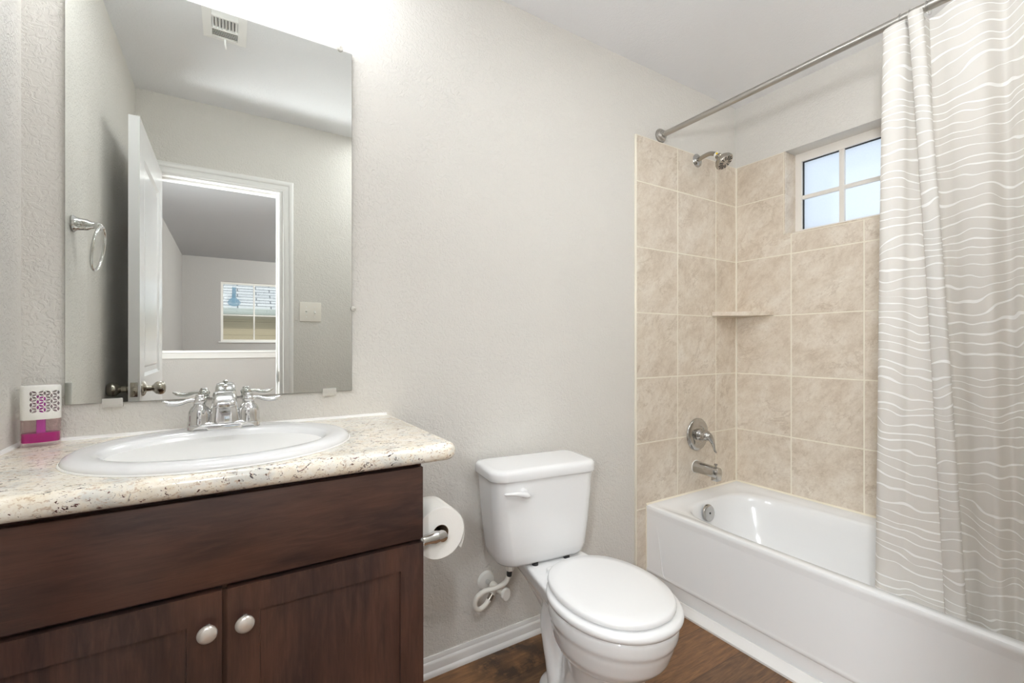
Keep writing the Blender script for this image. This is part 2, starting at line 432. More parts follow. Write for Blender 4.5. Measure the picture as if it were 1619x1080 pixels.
def rrect(x0, y0, x1, y1, r, seg=5):
    if not isinstance(r, (list, tuple)): r = [r] * 4
    out = []
    for (cx, cy, a0), q in zip(((x1, y1, 0), (x0, y1, 90), (x0, y0, 180), (x1, y0, 270)), r):
        ox = cx - q if cx == x1 else cx + q; oy = cy - q if cy == y1 else cy + q
        for k in range(seg + 1):
            a = math.radians(a0 + 90 * k / seg); out.append((ox + q * math.cos(a), oy + q * math.sin(a)))
    return out
def evald(o, mods):
    """apply modifiers to a mesh object without operators"""
    for typ, kw in mods:
        m = o.modifiers.new('m', typ)
        for k, v in kw.items(): setattr(m, k, v)
    dg = bpy.context.evaluated_depsgraph_get(); dg.update()
    me = bpy.data.meshes.new_from_object(o.evaluated_get(dg)); o.modifiers.clear()
    old = o.data; o.data = me; bpy.data.meshes.remove(old); return o
def cut(o, bm_cut):
    me = bpy.data.meshes.new('cutter'); bmesh.ops.recalc_face_normals(bm_cut, faces=bm_cut.faces); bm_cut.to_mesh(me); bm_cut.free()
    c = bpy.data.objects.new('cutter', me); COL.objects.link(c); c.parent = o.parent
    evald(o, [('BOOLEAN', dict(operation='DIFFERENCE', object=c, solver='EXACT', use_self=True))])
    bpy.data.objects.remove(c); bpy.data.meshes.remove(me)
    o.data.polygons.foreach_set('use_smooth', [True] * len(o.data.polygons)); o.data.set_sharp_from_angle(angle=math.radians(35))
    return o

# ================================================================== THE ROOM
T = .12
DX0, DX1, DZ = .055, .668, 2.045            # door opening in the front wall
WY0, WY1, WZ0, WZ1 = -.68, -.262, 1.695, 2.118   # window opening in the right wall
bm = B(); box(bm, (-.30, YF - T, -.10), (W + T, T, 0)); struct('floor', bm, M['floor'])
bm = B(); box(bm, (-.30, YF - T, H), (W + T, T, H + .1)); struct('ceiling', bm, M['ceiling'])
bm = B(); box(bm, (-T, 0, 0), (W + T, T, H)); wall_back = struct('wall_back', bm, M['wall'])
bm = B(); box(bm, (-T, YF - T, 0), (0, 0, H)); struct('wall_left', bm, M['wall'])
bm = B()
for a, b in (((W, YF - T, 0), (W + T, 0, WZ0)), ((W, YF - T, WZ1), (W + T, 0, H)), ((W, YF - T, WZ0), (W + T, WY0, WZ1)), ((W, WY1, WZ0), (W + T, 0, WZ1))): box(bm, a, b)
wall_right = struct('wall_right', bm, M['wall'])
bm = B()
for a, b in (((0, YF - T, 0), (DX0, YF, H)), ((DX1, YF - T, 0), (W, YF, H)), ((DX0, YF - T, DZ), (DX1, YF, H))): box(bm, a, b)
struct('wall_front', bm, M['wall'])

# tile surround: grout bed with bevelled tile pads, on three walls of the tub alcove
TS = .305; Z6 = .682; TT = .008; TZ = 2.116
rows = [Z6 - 3 * TS + k * TS for k in range(9)]
def tile_panel(name, parent, cuts_u, u0, u1, z0, z1, place, hole=None):
    bm = B(); g = .0052
    def quad_box(a0, a1, b0, b1, d0, d1, bev, mi):
        p, q = place(a0, b0, d0), place(a1, b1, d1)
        box(bm, [min(x, y) for x, y in zip(p, q)], [max(x, y) for x, y in zip(p, q)], bev, 1, mi)
    def cells(uu, zz, zlo, zhi):
        for a0, a1 in zip(uu, uu[1:]):
            for b0, b1 in zip(zz, zz[1:]):
                quad_box(a0 + g / 2, a1 - g / 2, max(b0, zlo) + g / 2, min(b1, zhi) - g / 2, .0005, TT, .0014, 0)
    us = [u0] + [c for c in cuts_u if u0 + .01 < c < u1 - .01] + [u1]
    zs = [z0] + [z for z in rows if z0 + .01 < z < z1 - .01] + [z1]
    if hole is None:
        quad_box(u0, u1, z0, z1, 0, TT - .0012, 0, 1); cells(us, zs, z0, z1)
    else:
        h0, h1, hz0, hz1 = hole
        zc_ = max(z for z in zs if z < hz0 - .02)            # last joint below the opening
        quad_box(u0, h1, z0, hz0, 0, TT - .0012, 0, 1); quad_box(h1, u1, z0, z1, 0, TT - .0012, 0, 1); quad_box(u0, h0, hz0, z1, 0, TT - .0012, 0, 1)
        cells(us, [z for z in zs if z <= zc_], z0, zc_)
        ul = [c for c in us if c < h1 - .01]
        cells(ul, [zc_, hz0], zc_, hz0)
        zn = [z for z in zs if z > zc_ + .01]                # the tile beside the opening is notched to an L
        cells([h1, u1], zn, zn[0], z1)
        e_ = g / 2
        L_ = [(u1 - e_, zc_ + e_), (u1 - e_, zn[0] - e_), (h1 + e_, zn[0] - e_), (h1 + e_, hz0), (ul[-1] + e_, hz0), (ul[-1] + e_, zc_ + e_)]
        loft(bm, [[place(u, z, .0005) for u, z in L_], [place(u, z, TT) for u, z in L_]], mi=0)
        cells([c for c in us if c < h0 - .01] + [h0], [hz0] + [z for z in zs if hz0 + .02 < z], hz0, z1)
    return link(name, bm, [M['tile'], M['grout']], parent, smooth=False)
XT = 1.998
tile_panel('tile_panel', wall_back, [2.293, 2.602], XT + .006, W, 0.0, TZ, lambda u, z, d: (u, -d, z))
bm = B(); box(bm, (XT, -TT - .002, 0), (XT + .006, 0, TZ), .002); link('tile_edge_strip', bm, M['grout'], wall_back)
bm = B(); box(bm, (W - TT - .007, -TT - .007, .39), (W - TT + .001, -TT + .001, TZ - .004), .002); link('corner_grout', bm, M['grout'], wall_back)
tile_panel('tile_panel', wall_right, [-.297 - .3065 * k for k in range(5)][::-1], YF, -TT, .0, TZ, lambda u, z, d: (W - d, u, z), (WY0, WY1, WZ0, TZ))
# tiled reveal of the window (left cheek) and sill
bm = B()
for z0, z1 in ((WZ0, 1.902), (1.902, TZ)): box(bm, (W - TT, WY1 - .006, z0), (W + .10, WY1, z1), .001)
box(bm, (W - TT, WY0, WZ0), (W + .10, WY1, WZ0 + .006), .001)
link('tile_reveal', bm, M['tile'], wall_right, smooth=False)
bm = B(); box(bm, (W - .006, YF, TZ), (W, -.0, TZ + .004)); link('caulk_line', bm, M['wall'], wall_right)

# bathroom window in the right wall
XW = W + .092
wy0, wy1, wz0, wz1 = WY0, WY1 - .006, WZ0 + .006, WZ1
win = thing('window_1', 'small frosted four-pane window in white frame above the tub', 'window', (XW, (wy0 + wy1) / 2, wz0)); win['kind'] = 'structure'
bm = B(); fw = .030
ya, yb, za, zb = wy0 + fw, wy1 - fw, wz0 + .028, wz1 - .042
ring_frame(bm, XW, (wy0, wz0, wy1, wz1), (ya, za, yb, zb), 0, .05)
link('window_frame', bm, M['winframe'], win, smooth=False)
yc, zc = (ya + yb) / 2, 1.893
bm = B(); box(bm, (XW + .004, yc - .011, za - .002), (XW + .0235, yc + .011, zb + .002), .003); box(bm, (XW + .005, ya - .002, zc - .010), (XW + .023, yb + .002, zc + .010), .003)
link('muntin', bm, M['winframe'], win)
bm = B(); ring_frame(bm, XW, (ya, za, yb, zb), (ya + .0025, za + .0015, yb - .0025, zb - .0025), .012, .024)
link('pane_gasket', bm, M['dark'], win, smooth=False)
bm = B(); box(bm, (XW + .024, ya - .005, za - .005), (XW + .028, yb + .005, zb + .005)); link('pane', bm, M['frost'], win, smooth=False)

# baseboard: stepped colonial profile behind the toilet
def moulding(bm, prof, a, b, axis='x', sgn=-1, base=0.0):
    prism(bm, [(base + sgn * d, z) for d, z in prof], a, b, axis)
BBP = [(0, 0), (.020, 0), (.020, .008), (.017, .014), (.0125, .018), (.0125, .040), (.011, .045), (.007, .049), (.007, .056), (.0045, .0635), (0, .0635)]
bm = B(); moulding(bm, BBP, .80, XT, 'x'); struct('baseboard_back', bm, M['trim'])
bm = B(); prism(bm, [(XX + 0, z) for XX, z in ()] or [(YF, 0), (YF + .02, 0), (YF + .0125, .018), (YF + .0125, .04), (YF + .006, .0635), (YF, .0635)], DX1 + .06, 2.03, 'x'); struct('baseboard_front', bm, M['trim'])
# shoe moulding along the foot of the tub
bm = B(); prism(bm, [(2.026, 0), (2.0665, 0), (2.0665, .030), (2.061, .030), (2.056, .024), (2.036, .016), (2.026, .008)], YF, -TT, 'y'); struct('trim_1', bm, M['trim'])

# door casing (room side), jamb and stop
def casing(bm, x0, x1, ztop, y, sgn):
    w = .057
    prof = [(0, .004), (.006, .010), (.018, .012), (.030, .010), (.036, .016), (.050, .018), (w, .014)]
    # left, top, right as mitred sweep: sections in the plane perpendicular to the run
    rings = []
    for (cx, cz, dx, dz) in ((x0, 0, -1, 0), (x0, ztop, -1, 1), (x1, ztop, 1, 1), (x1, 0, 1, 0)):
        rings.append([(cx + dx * d, y, cz + dz * d) for d in (0, w)][:1] + [(cx + dx * d, y + sgn * h, cz + dz * d) for d, h in prof] + [(cx + dx * w, y, cz + dz * w)])
    loft(bm, rings)
bm = B(); casing(bm, DX0 + .005, DX1 + .003, DZ - .005, YF, 1); struct('trim_2', bm, M['trim'])
bm = B(); casing(bm, DX0 + .005, DX1 + .003, DZ - .005, YF - T, -1); struct('trim_3', bm, M['trim'])
bm = B()
zh = DZ - .014
for a, b in (((DX0 - .001, YF - T, 0), (DX0 + .012, YF, zh)), ((DX1 - .014, YF - T, 0), (DX1 + .001, YF, zh)), ((DX0 - .001, YF - T, zh), (DX1 + .001, YF, DZ + .001)),
             ((DX1 - .026, YF - .075, 0), (DX1 - .014, YF - .04, zh - .012)), ((DX0 + .012, YF - .075, 0), (DX0 + .024, YF - .04, zh - .012)), ((DX0 + .012, YF - .075, zh - .012), (DX1 - .014, YF - .04, zh))): box(bm, a, b)
jamb = struct('trim_4', bm, M['trim'], smooth=False)
bm = B(); box(bm, (DX1 - .0155, YF - .036, .925), (DX1 - .0135, YF - .008, .985), .0008); link('strike_plate', bm, M['nickel'], jamb)

# open door, leaf swung against the left wall
def slab(bm, w, t_, h, xcuts, zcuts, panels, rim, depth, raised=0.0):
    """slab from (0,0,0) to (w, t, h); panels = list of (ix, iz) recessed cells on both faces"""
    for side in (0, 1):
        y = 0 if side == 0 else t_
        vv = [[bm.verts.new((x, y, z)) for z in zcuts] for x in xcuts]
        pf = []
        for i in range(len(xcuts) - 1):
            for k in range(len(zcuts) - 1):
                q = (vv[i][k], vv[i + 1][k], vv[i + 1][k + 1], vv[i][k + 1])
                f = bm.faces.new(q if side == 0 else q[::-1])
                if (i, k) in panels: pf.append(f)
        bm.normal_update()
        for f in pf:
            bmesh.ops.inset_region(bm, faces=[f], thickness=rim, depth=-depth)
            if raised: bmesh.ops.inset_region(bm, faces=[f], thickness=.03, depth=0); bmesh.ops.inset_region(bm, faces=[f], thickness=.012, depth=raised)
    def ring(y): return [(0, y, 0), (w, y, 0), (w, y, h), (0, y, h)]
    a, b = ring(0), ring(t_)
    for i in range(4):
        j = (i + 1) % 4; bm.faces.new([bm.verts.new(p) for p in (a[i], b[i], b[j], a[j])])
    bmesh.ops.remove_doubles(bm, verts=bm.verts, dist=1e-5)
DL, DT, DH = .69, .035, 2.022
door = thing('door_1', 'white panelled door standing open against the left wall, seen in the mirror', 'door', (.075, YF + .008, .012)); door['kind'] = 'structure'
bm = B(); slab(bm, DL, DT, DH, [0, .115, DL - .115, DL], [0, .22, .84, 1.00, DH - .13, DH], {(1, 1), (1, 3)}, .018, .009, .005)
bm.transform(Matrix(((0, 1, 0, .0), (1, 0, 0, 0), (0, 0, 1, 0), (0, 0, 0, 1))))
link('door_leaf', bm, M['door'], door, local=True, angle=20)
zk = .955; yk = DL - .062
for s in (1, -1):
    bm = B(); x0 = DT if s > 0 else 0
    lathe(bm, [(.031, 0), (.031, .004), (.026, .009), (.013, .014), (.0115, .030), (.016, .036), (.0245, .044), (.0275, .055), (.0255, .067), (.018, .074), (.006, .076)], (x0, yk, zk), (s, 0, 0), 28)
    link('door_knob', bm, M['nickel'], door, local=True)
bm = B(); box(bm, (.006, DL - .001, zk - .028), (.029, DL + .0015, zk + .028), .001); box(bm, (.011, DL, zk - .010), (.024, DL + .010, zk + .010), .003)
for dz in (-.021, .021): lathe(bm, [(.0035, 0), (.0035, .002)], (.0175, DL + .0012, zk + dz), (0, 1, 0), 10)
link('latch_plate', bm, M['nickel'], door, local=True)
for hz in (.25, 1.0, 1.78):
    bm = B(); lathe(bm, [(.006, 0), (.006, .09)], (-.004, -.004, hz), (0, 0, 1), 12); link('hinge', bm, M['nickel'], door, local=True)

# ------------------------------------------------------------------ landing beyond the door, seen in the mirror
HX0, HX1, HY = -.18, 3.2, -6.65
bm = B(); box(bm, (HX0 - T, HY - T, -.1), (HX1 + T, YF - T, 0)); struct('floor_hall', bm, M['floor'])
bm = B(); box(bm, (HX0 - T, HY - T, H), (HX1 + T, YF - T, H + .1)); struct('ceiling_hall', bm, M['hall_ceiling_dimmed'])
bm = B(); box(bm, (HX0 - T, HY - T, 0), (HX0, YF - T, H)); struct('wall_hall_left', bm, M['hall_wall_dimmed'])
bm = B(); box(bm, (HX1, HY - T, 0), (HX1 + T, YF - T, H)); struct('wall_hall_right', bm, M['hall_wall_dimmed'])
bm = B(); box(bm, (HX0, YF - T - .001, 0), (0.0, YF - T + .05, H)); box(bm, (W, YF - T - .001, 0), (HX1, YF - T + .05, H)); struct('wall_hall_near', bm, M['hall_wall_dimmed'])
VX0, VX1, VZ0, VZ1 = .292, 1.17, 1.195, 2.10
bm = B()
for a, b in (((HX0, HY - T, 0), (VX0, HY, H)), ((VX1, HY - T, 0), (HX1, HY, H)), ((VX0, HY - T, 0), (VX1, HY, VZ0)), ((VX0, HY - T, VZ1), (VX1, HY, H))): box(bm, a, b)
struct('wall_hall_far', bm, M['hall_wall_dimmed'])
hw = thing('window_2', 'landing window looking onto the neighbouring roof, seen through the doorway in the mirror', 'window', ((VX0 + VX1) / 2, HY - .05, VZ0)); hw['kind'] = 'structure'
bm = B(); f_ = .030; ring_frame(bm, HY, (VX0, VZ0, VX1, VZ1), (VX0 + f_, VZ0 + f_, VX1 - f_, VZ1 - f_), -.08, -.03, 'y')
link('window_frame', bm, M['winframe'], hw, smooth=False)
bm = B(); xm, zm = (VX0 + VX1) / 2, 1.60
box(bm, (xm - .010, HY - .075, VZ0), (xm + .010, HY - .055, VZ1), .002); box(bm, (VX0, HY - .0745, zm - .010), (VX1, HY - .0555, zm + .010), .002)
link('muntin', bm, M['winframe'], hw)
bm = B(); box(bm, (VX0 + .005, HY - .070, VZ0 + .005), (VX1 - .005, HY - .066, VZ1 - .005)); link('pane', bm, M['pane'], hw, smooth=False)
bm = B(); box(bm, (VX0 - .03, HY - .03, VZ0 - .02), (VX1 + .03, HY + .02, VZ0), .004); link('window_sill', bm, M['trim'], hw)
# half wall with moulded cap at the head of the stairs
HWY = -3.85
bm = B(); box(bm, (HX0, HWY - .11, 0), (HX1, HWY, 1.012)); hwall = struct('wall_half', bm, M['hall_wall_dimmed'])
bm = B(); prism(bm, [(HWY + .012, 1.012), (HWY + .016, 1.035), (HWY + .022, 1.05), (HWY + .024, 1.064), (HWY + .035, 1.068), (HWY + .035, 1.088), (HWY - .145, 1.088), (HWY - .145, 1.068), (HWY - .122, 1.012)], HX0, HX1, 'x')
link('cap_moulding', bm, M['trim'], hwall, angle=20)

# neighbouring house outside the landing window
NY = -9.6
house = thing('neighbouring_house', 'tan sided house with a pale shingle roof outside the landing window, seen in the mirror', 'house', (.9, NY, -3.0))
bm = B(); box(bm, (-5, NY - .30 - .15, -3), (7, NY - .30, 1.80)); link('siding_wall', bm, M['siding'], house, smooth=False)
SL = .75; ang = math.atan(SL)
EZ = 1.905
bm = B(); box(bm, (-6, 0, -.05), (6, 5.2, 0))
ro = link('roof', bm, M['shingle'], house, local=True, smooth=False)
ro.rotation_euler = (ang, 0, PI); ro.location = (0, .0, EZ + 3.0)
bm = B(); prism(bm, [(NY - .02, EZ - .01), (NY + .05, EZ + .005), (NY + .06, EZ - .03), (NY + .045, EZ - .12), (NY - .02, EZ - .13)], -5, 7, 'x'); link('gutter', bm, M['gutter'], house)
bm = B(); box(bm, (-5, NY - .45, EZ - .14), (7, NY - .02, EZ - .12)); link('soffit', bm, M['gutter'], house, smooth=False)
px_, py_ = .483, -.19
rz = EZ + .19 * SL
bm = B(); lathe(bm, [(.13, -.10), (.12, .0), (.085, .05), (.05, .085), (.042, .09)], (px_, NY + py_, rz), (0, 0, 1), 24); lathe(bm, [(.036, 0), (.036, .31)], (px_, NY + py_, rz), (0, 0, 1), 20)
link('vent_pipe', bm, M['pipe'], house)

# ------------------------------------------------------------------ vanity light, then unseen lamps added to fill the room
def globe_mat(name, L):
    t = NT(name); v = t.coord('Object')
    t.set(Base_Color=(.9, .9, .9, 1), Emission_Color=t.mix(t.noise(v, 3), (.945, .980, .998, 1), (.94, .978, .998, 1)), Emission_Strength=L); return t.m
M['globe_v'] = globe_mat('lit_vanity_globe', L_VANITY); M['globe_h'] = globe_mat('landing_fill_globe', L_DOOR_FILL); M['globe_t'] = globe_mat('stair_fill_globe', L_STAIR_FILL); M['globe_w'] = globe_mat('side_fill_globe', L_SIDE_FILL); M['panel'] = globe_mat('fill_panel', L_PANEL_FILL); M['globe_s'] = globe_mat('tub_fill_globe', L_TUB_FILL)
def sphere_prof(r, c, n=14, cut=.0): return [(max(r * math.sin(PI * k / n), .001), c - r * math.cos(PI * k / n)) for k in range(n + 1)]
vl = thing('vanity_light', 'three-globe bar light on the wall above the mirror', 'light', (.405, 0, 2.30))
bm = B(); box(bm, (.095, -.03, 2.262), (.715, 0, 2.338), .01); link('mounting_plate', bm, M['nickel'], vl)
for k in (-1, 0, 1):
    x = .405 + .21 * k
    bm = B(); lathe(bm, [(.012, 0), (.012, .045), (.03, .05), (.032, .058)], (x, -.03, 2.30), (0, -1, 0), 18); link('lamp_arm', bm, M['nickel'], vl)
    bm = B(); lathe(bm, sphere_prof(.052, .106), (x, -.03, 2.30), (0, -1, 0), 24); link('lamp_globe', bm, M['globe_v'], vl)
def fill_lamp(name, label, x, y, mat, drop=.165):
    cl = thing(name, label, 'light', (x, y, H))
    bm = B(); lathe(bm, [(.07, 0), (.07, .02), (.03, .035), (.014, .04), (.014, drop - .09)], (x, y, H), (0, 0, -1), 32); link('lamp_base', bm, M['vent'], cl)
    bm = B(); lathe(bm, sphere_prof(.105, drop), (x, y, H), (0, 0, -1), 32); link('lamp_globe', bm, mat, cl)
fill_lamp('tub_fill_light', 'added unseen globe fill light at the ceiling above the tub', 2.62, -1.37, M['globe_s'])  # added to light the tub, tile and curtain; stays out of view
fill_lamp('landing_fill_light', 'added unseen globe fill light at the landing ceiling just outside the bathroom door', .25, -2.05, M['globe_h'])  # added above the door head to light the lower room through the doorway
fill_lamp('stair_fill_light', 'added unseen globe fill light at the landing ceiling past the half wall', 2.2, -5.0, M['globe_t'])  # added outside the mirror's view to brighten the landing
wl = thing('side_fill_light', 'added unseen globe fill light on the landing wall beside the bathroom door', 'light', (HX0, -1.73, 1.45))  # added, hidden by the door leaf, to fill the room from the doorway side
bm = B(); lathe(bm, [(.05, 0), (.05, .012), (.018, .018), (.014, .05)], (HX0, -1.73, 1.45), (1, 0, 0), 28); link('lamp_base', bm, M['nickel'], wl)
bm = B(); lathe(bm, sphere_prof(.10, .115), (HX0, -1.73, 1.45), (1, 0, 0), 32); link('lamp_globe', bm, M['globe_w'], wl)
pl = thing('panel_fill_light', 'added unseen square fill light panel on the bathroom ceiling', 'light', (1.38, -1.11, H))  # added out of view for flatter light from above
bm = B(); box(bm, (1.10, -1.44, H - .022), (1.66, -.78, H), .004); link('panel_frame', bm, M['vent'], pl)
bm = B(); box(bm, (1.12, -1.42, H - .025), (1.64, -.80, H - .021)); link('diffuser', bm, M['panel'], pl, smooth=False)

# ================================================================== VANITY
VX1_, VF, CT = .787, -.497, .913
van = thing('vanity_cabinet', 'dark stained vanity cabinet with two shaker doors under the granite top', 'cabinet', (.393, -.25, 0))
bm = B()
for a, b in (((.002, VF + .019, .10), (.018, -.002, .872)), ((VX1_ - .016, VF + .019, .10), (VX1_, -.002, .872)), ((.018, VF + .019, .10), (VX1_ - .016, -.002, .116)), ((.018, -.012, .116), (VX1_ - .016, -.002, .872)),
             ((.018, VF + .019, .852), (VX1_ - .016, VF + .038, .872)), ((.018, VF + .019, .685), (VX1_ - .016, VF + .038, .702)), ((.38, VF + .019, .116), (.42, VF + .038, .685))): box(bm, a, b, .0006, 1)
link('carcass', bm, M['wood_z'], van)
bm = B(); box(bm, (.002, -.42, 0), (VX1_, -.03, .10)); link('toe_kick', bm, M['wood_x'], van, smooth=False)
bm = B(); box(bm, (.006, VF, .6995), (VX1_ - .002, VF + .019, .863), .0025); link('false_drawer_front', bm, M['wood_x'], van)
def shaker(x0, x1, z0, z1, knobx):
    d = B(); st = .053
    w, h = x1 - x0, z1 - z0
    slab(d, w, .019, h, [0, st, w - st, w], [0, st, h - st, h], {(1, 1)}, .0015, .0065)
    d.transform(Matrix.Translation((x0, VF, z0)))
    es = [e for e in d.edges if all(abs(v.co.y - VF) < 1e-5 for v in e.verts) and (all(abs(v.co.z - z1) < 1e-5 for v in e.verts) or all(abs(v.co.x - x0) < 1e-5 for v in e.verts) or all(abs(v.co.x - x1) < 1e-5 for v in e.verts) or all(abs(v.co.z - z0) < 1e-5 for v in e.verts))]
    bmesh.ops.bevel(d, geom=es, offset=.0055, segments=1, affect='EDGES')
    o = link('door', d, M['wood_z'], van, angle=25)
    zk = .627
    k = B(); lathe(k, [(.0085, 0), (.0075, .003), (.0058, .008), (.0062, .013)], (knobx, VF, zk), (0, -1, 0), 20)
    s = link('knob_stem', k, M['chrome'], o)
    k = B(); lathe(k, [(.006, .012), (.012, .0145), (.0155, .0175), (.0162, .0205), (.0148, .0235), (.010, .0262), (.004, .0275), (.0005, .0278)], (knobx, VF, zk), (0, -1, 0), 32)
    link('knob', k, M['knob'], o)
shaker(.006, .3965, .11, .690, .3745)
shaker(.4045, VX1_ - .002, .11, .690, .4325)

# granite counter with bullnose front and right edges
def plan(off):
    x1, y0 = .865 - off, -.522 + off; r = max(.032 - off, .004)
    return rrect(.001, y0, x1, -.001, [.0005, .0005, .0005, r], 8)
bm = B(); R = .0185; zb = .873; rings = []
for k in range(0, 9):
    a = PI / 2 * (1 - k / 8); rings.append([(x, y, zb + R - R * math.sin(a)) for x, y in plan(R - R * math.cos(a))])
for k in range(1, 9):
    a = PI / 2 * k / 8; rings.append([(x, y, CT - R + R * math.sin(a)) for x, y in plan(R - R * math.cos(a))])
loft(bm, rings)
SX, SY = .398, -.272
top = thing('countertop', 'cream speckled granite countertop with rounded edge on the vanity', 'countertop', (.43, -.26, zb))
slabo = link('slab', bm, M['granite'], top, angle=50)
c = B(); loft(c, [[(SX + x - .43, SY + y + .26, z) for x, y in selli(.232, .205, 48)] for z in (-.1, .1)])
cut(slabo, c)
bm = B(); prism(bm, [(-.0005, CT - .001), (-.0085, CT - .001), (-.006, CT + .004), (-.0005, CT + .007)], .002, .846, 'x')
prism(bm, [(.0005, CT - .001), (.0085, CT - .001), (.006, CT + .004), (.0005, CT + .007)], -.50, -.002, 'y')
link('caulk_line', bm, M['caulk'], top, smooth=False)

# drop-in basin
sink = thing('sink_basin', 'white oval drop-in ceramic basin set in the granite top', 'sink', (SX, SY, CT))
N = 72
def er(a, b, z, dy=0, e=2.0): return [(SX + x, SY + y + dy, CT + z) for x, y in selli(a * 1.03, b, N, e)]
rings = [er(.205, .180, -.155, -.02), er(.226, .199, -.03), er(.228, .201, -.002), er(.258, .2315, .0005), er(.2595, .233, .004), er(.256, .2295, .0105), er(.248, .2215, .0152), er(.238, .2115, .0172), er(.225, .199, .0178)]
cy = -.034
for a, b, z in ((.208, .163, .0172), (.202, .158, .0150), (.197, .153, .009), (.192, .148, -.002), (.184, .141, -.030), (.172, .131, -.065), (.150, .113, -.100), (.115, .088, -.124), (.07, .055, -.136), (.024, .022, -.139)):
    rings.append(er(a, b, z, cy))
bm = B(); loft(bm, rings, False, True); link('basin', bm, M['porcelain'], sink, angle=60)
bm = B(); lathe(bm, [(.023, -.0), (.022, .003), (.012, .0045), (.001, .0048)], (SX, SY + cy, CT - .1385), (0, 0, 1), 24); link('drain', bm, M['chrome'], sink)
bm = B(); lathe(bm, [(.2625, 0), (.2605, .0028)], (SX, SY, CT + .0002), (0, 0, 1), 72, sx=.0 + 1, sy=.236 / .2625) if False else loft(bm, [er(.262, .2355, .0006), er(.2605, .234, .003)], True, True)
link('caulk_line', bm, M['caulk'], sink)

# two-handle faucet
FX, FY, FZ = .398, -.115, CT + .0168
fau = thing('faucet', 'chrome two-lever centerset faucet on the back of the basin', 'faucet', (FX, FY, FZ))
bm = B(); rings = []
for off, z in ((0, -.004), (0, .010), (.002, .016), (.006, .0195), (.014, .021)):
    rings.append([(FX + x, FY + y, FZ + z) for x, y in selli(.079 - off, .028 - off, 48, 3.2)])
loft(bm, rings); base_p = link('base_plate', bm, M['chrome'], fau)
c = B()
for s in (-1, 1): # arched cut-outs at the foot of the plate
    tube(c, [(s * .050, -.05, -.004), (s * .050, -.012, -.004)], .016, 16)
cut(base_p, c)
# spout: wide flared column that leans over the bowl
path = smoothpath([(-.004, -.002), (-.006, .03), (-.004, .056), (-.014, .077), (-.036, .087), (-.064, .084), (-.082, .074), (-.086, .066)], 4)
ws = [.0365, .0325, .0285, .0262, .0250, .0240, .0232, .0222]; hs = [.024, .0185, .0155, .0135, .0115, .0105, .0095, .009]
bm = B(); rings = []; P2 = [Vector((p.x, p.y)) for p in [Vector((q[0], q[1], 0)) for q in path]]
for i, p in enumerate(P2):
    d = (P2[min(i + 1, len(P2) - 1)] - P2[max(i - 1, 0)]).normalized(); nrm = Vector((-d.y, d.x))
    s = i / (len(P2) - 1) * 7; k = min(int(s), 6); w_ = ws[k] + (ws[k + 1] - ws[k]) * (s - k); h_ = hs[k] + (hs[k + 1] - hs[k]) * (s - k)
    rings.append([(FX + x, FY + p.x + nrm.x * y, FZ + p.y + nrm.y * y) for x, y in selli(w_, h_, 28, 3.4)])
loft(bm, rings); sp = link('spout', bm, M['chrome'], fau, angle=50)
bm = B(); lathe(bm, [(.0105, 0), (.0105, .006), (.0085, .0062)], (FX, FY - .084, FZ + .068), (0, -.25, -1), 20); link('aerator', bm, M['nickel'], sp)
bm = B(); lathe(bm, [(.003, 0), (.003, .026), (.0065, .029), (.0065, .033), (.003, .036)], (FX, FY + .018, FZ + .074), (0, 0, 1), 14)
tube(bm, [(FX, FY + .018, FZ + .02), (FX, FY + .018, FZ + .08)], .003, 10)
link('lift_rod', bm, M['chrome'], fau)
for s in (-1, 1):
    hx = FX + s * .0525
    bm = B(); lathe(bm, [(.0262, .014), (.0262, .019), (.0248, .022), (.0252, .034), (.0236, .046), (.0185, .056), (.0135, .061), (.0130, .065)], (hx, FY, FZ), (0, 0, 1), 32)
    h = link('handle_body', bm, M['chrome'], fau)
    bm = B(); lathe(bm, [(.0115, .064), (.0145, .068), (.0150, .074), (.0115, .080), (.0095, .082), (.0095, .085), (.0075, .087), (.0005, .0875)], (hx, FY, FZ), (0, 0, 1), 28)
    pts = smoothpath([(hx + s * .004, FY, FZ + .074), (hx + s * .022, FY - .004, FZ + .0745), (hx + s * .042, FY - .008, FZ + .069), (hx + s * .060, FY - .011, FZ + .070), (hx + s * .074, FY - .013, FZ + .077)], 6)
    tube(bm, pts, [.0085, .0078, .0092, .0112, .0098, .003], 18, flat=.62)
    link('lever', bm, M['chrome'], h)

# frameless mirror on the wall
mir = thing('wall_mirror', 'large frameless mirror with clear clips on the wall above the basin', 'mirror', (.405, 0, .998))
MX0, MX1, MZ0, MZ1 = .075, .735, .998, 2.056
bm = B(); box(bm, (MX0, -.0075, MZ0), (MX1, -.0018, MZ1), .0006, 1)
mo = link('mirror_pane', bm, [M['mirror'], M['mirror_edge']], mir, smooth=False)
for p in mo.data.polygons: p.material_index = 0 if abs(p.normal.y) > .95 else 1
def clip(x, z, dx, dz, big):
    bm = B()
    if big:
        box(bm, (x - .020, -.0125, z - .012), (x + .020, -.0005, z - .0005), .002); box(bm, (x - .020, -.0125, z - .004), (x + .020, -.0078, z + .011), .002)
    else:
        lathe(bm, [(.0085, 0), (.0085, .006), (.0075, .0085), (.004, .010)], (x + dx * .004, -.0040, z + dz * .004), (0, -1, 0), 18)
        lathe(bm, [(.0035, .0), (.004, .004), (.002, .0055)], (x + dx * .008, -.011, z + dz * .008), (0, -1, 0), 12)
    link('clip', bm, M['clear'], mir)
clip(.700, MZ1, 0, 1, False); clip(.140, MZ1, 0, 1, False); clip(MX1, 1.255, 1, 0, False); clip(.162, MZ0, 0, 0, True); clip(.668, MZ0, 0, 0, True)

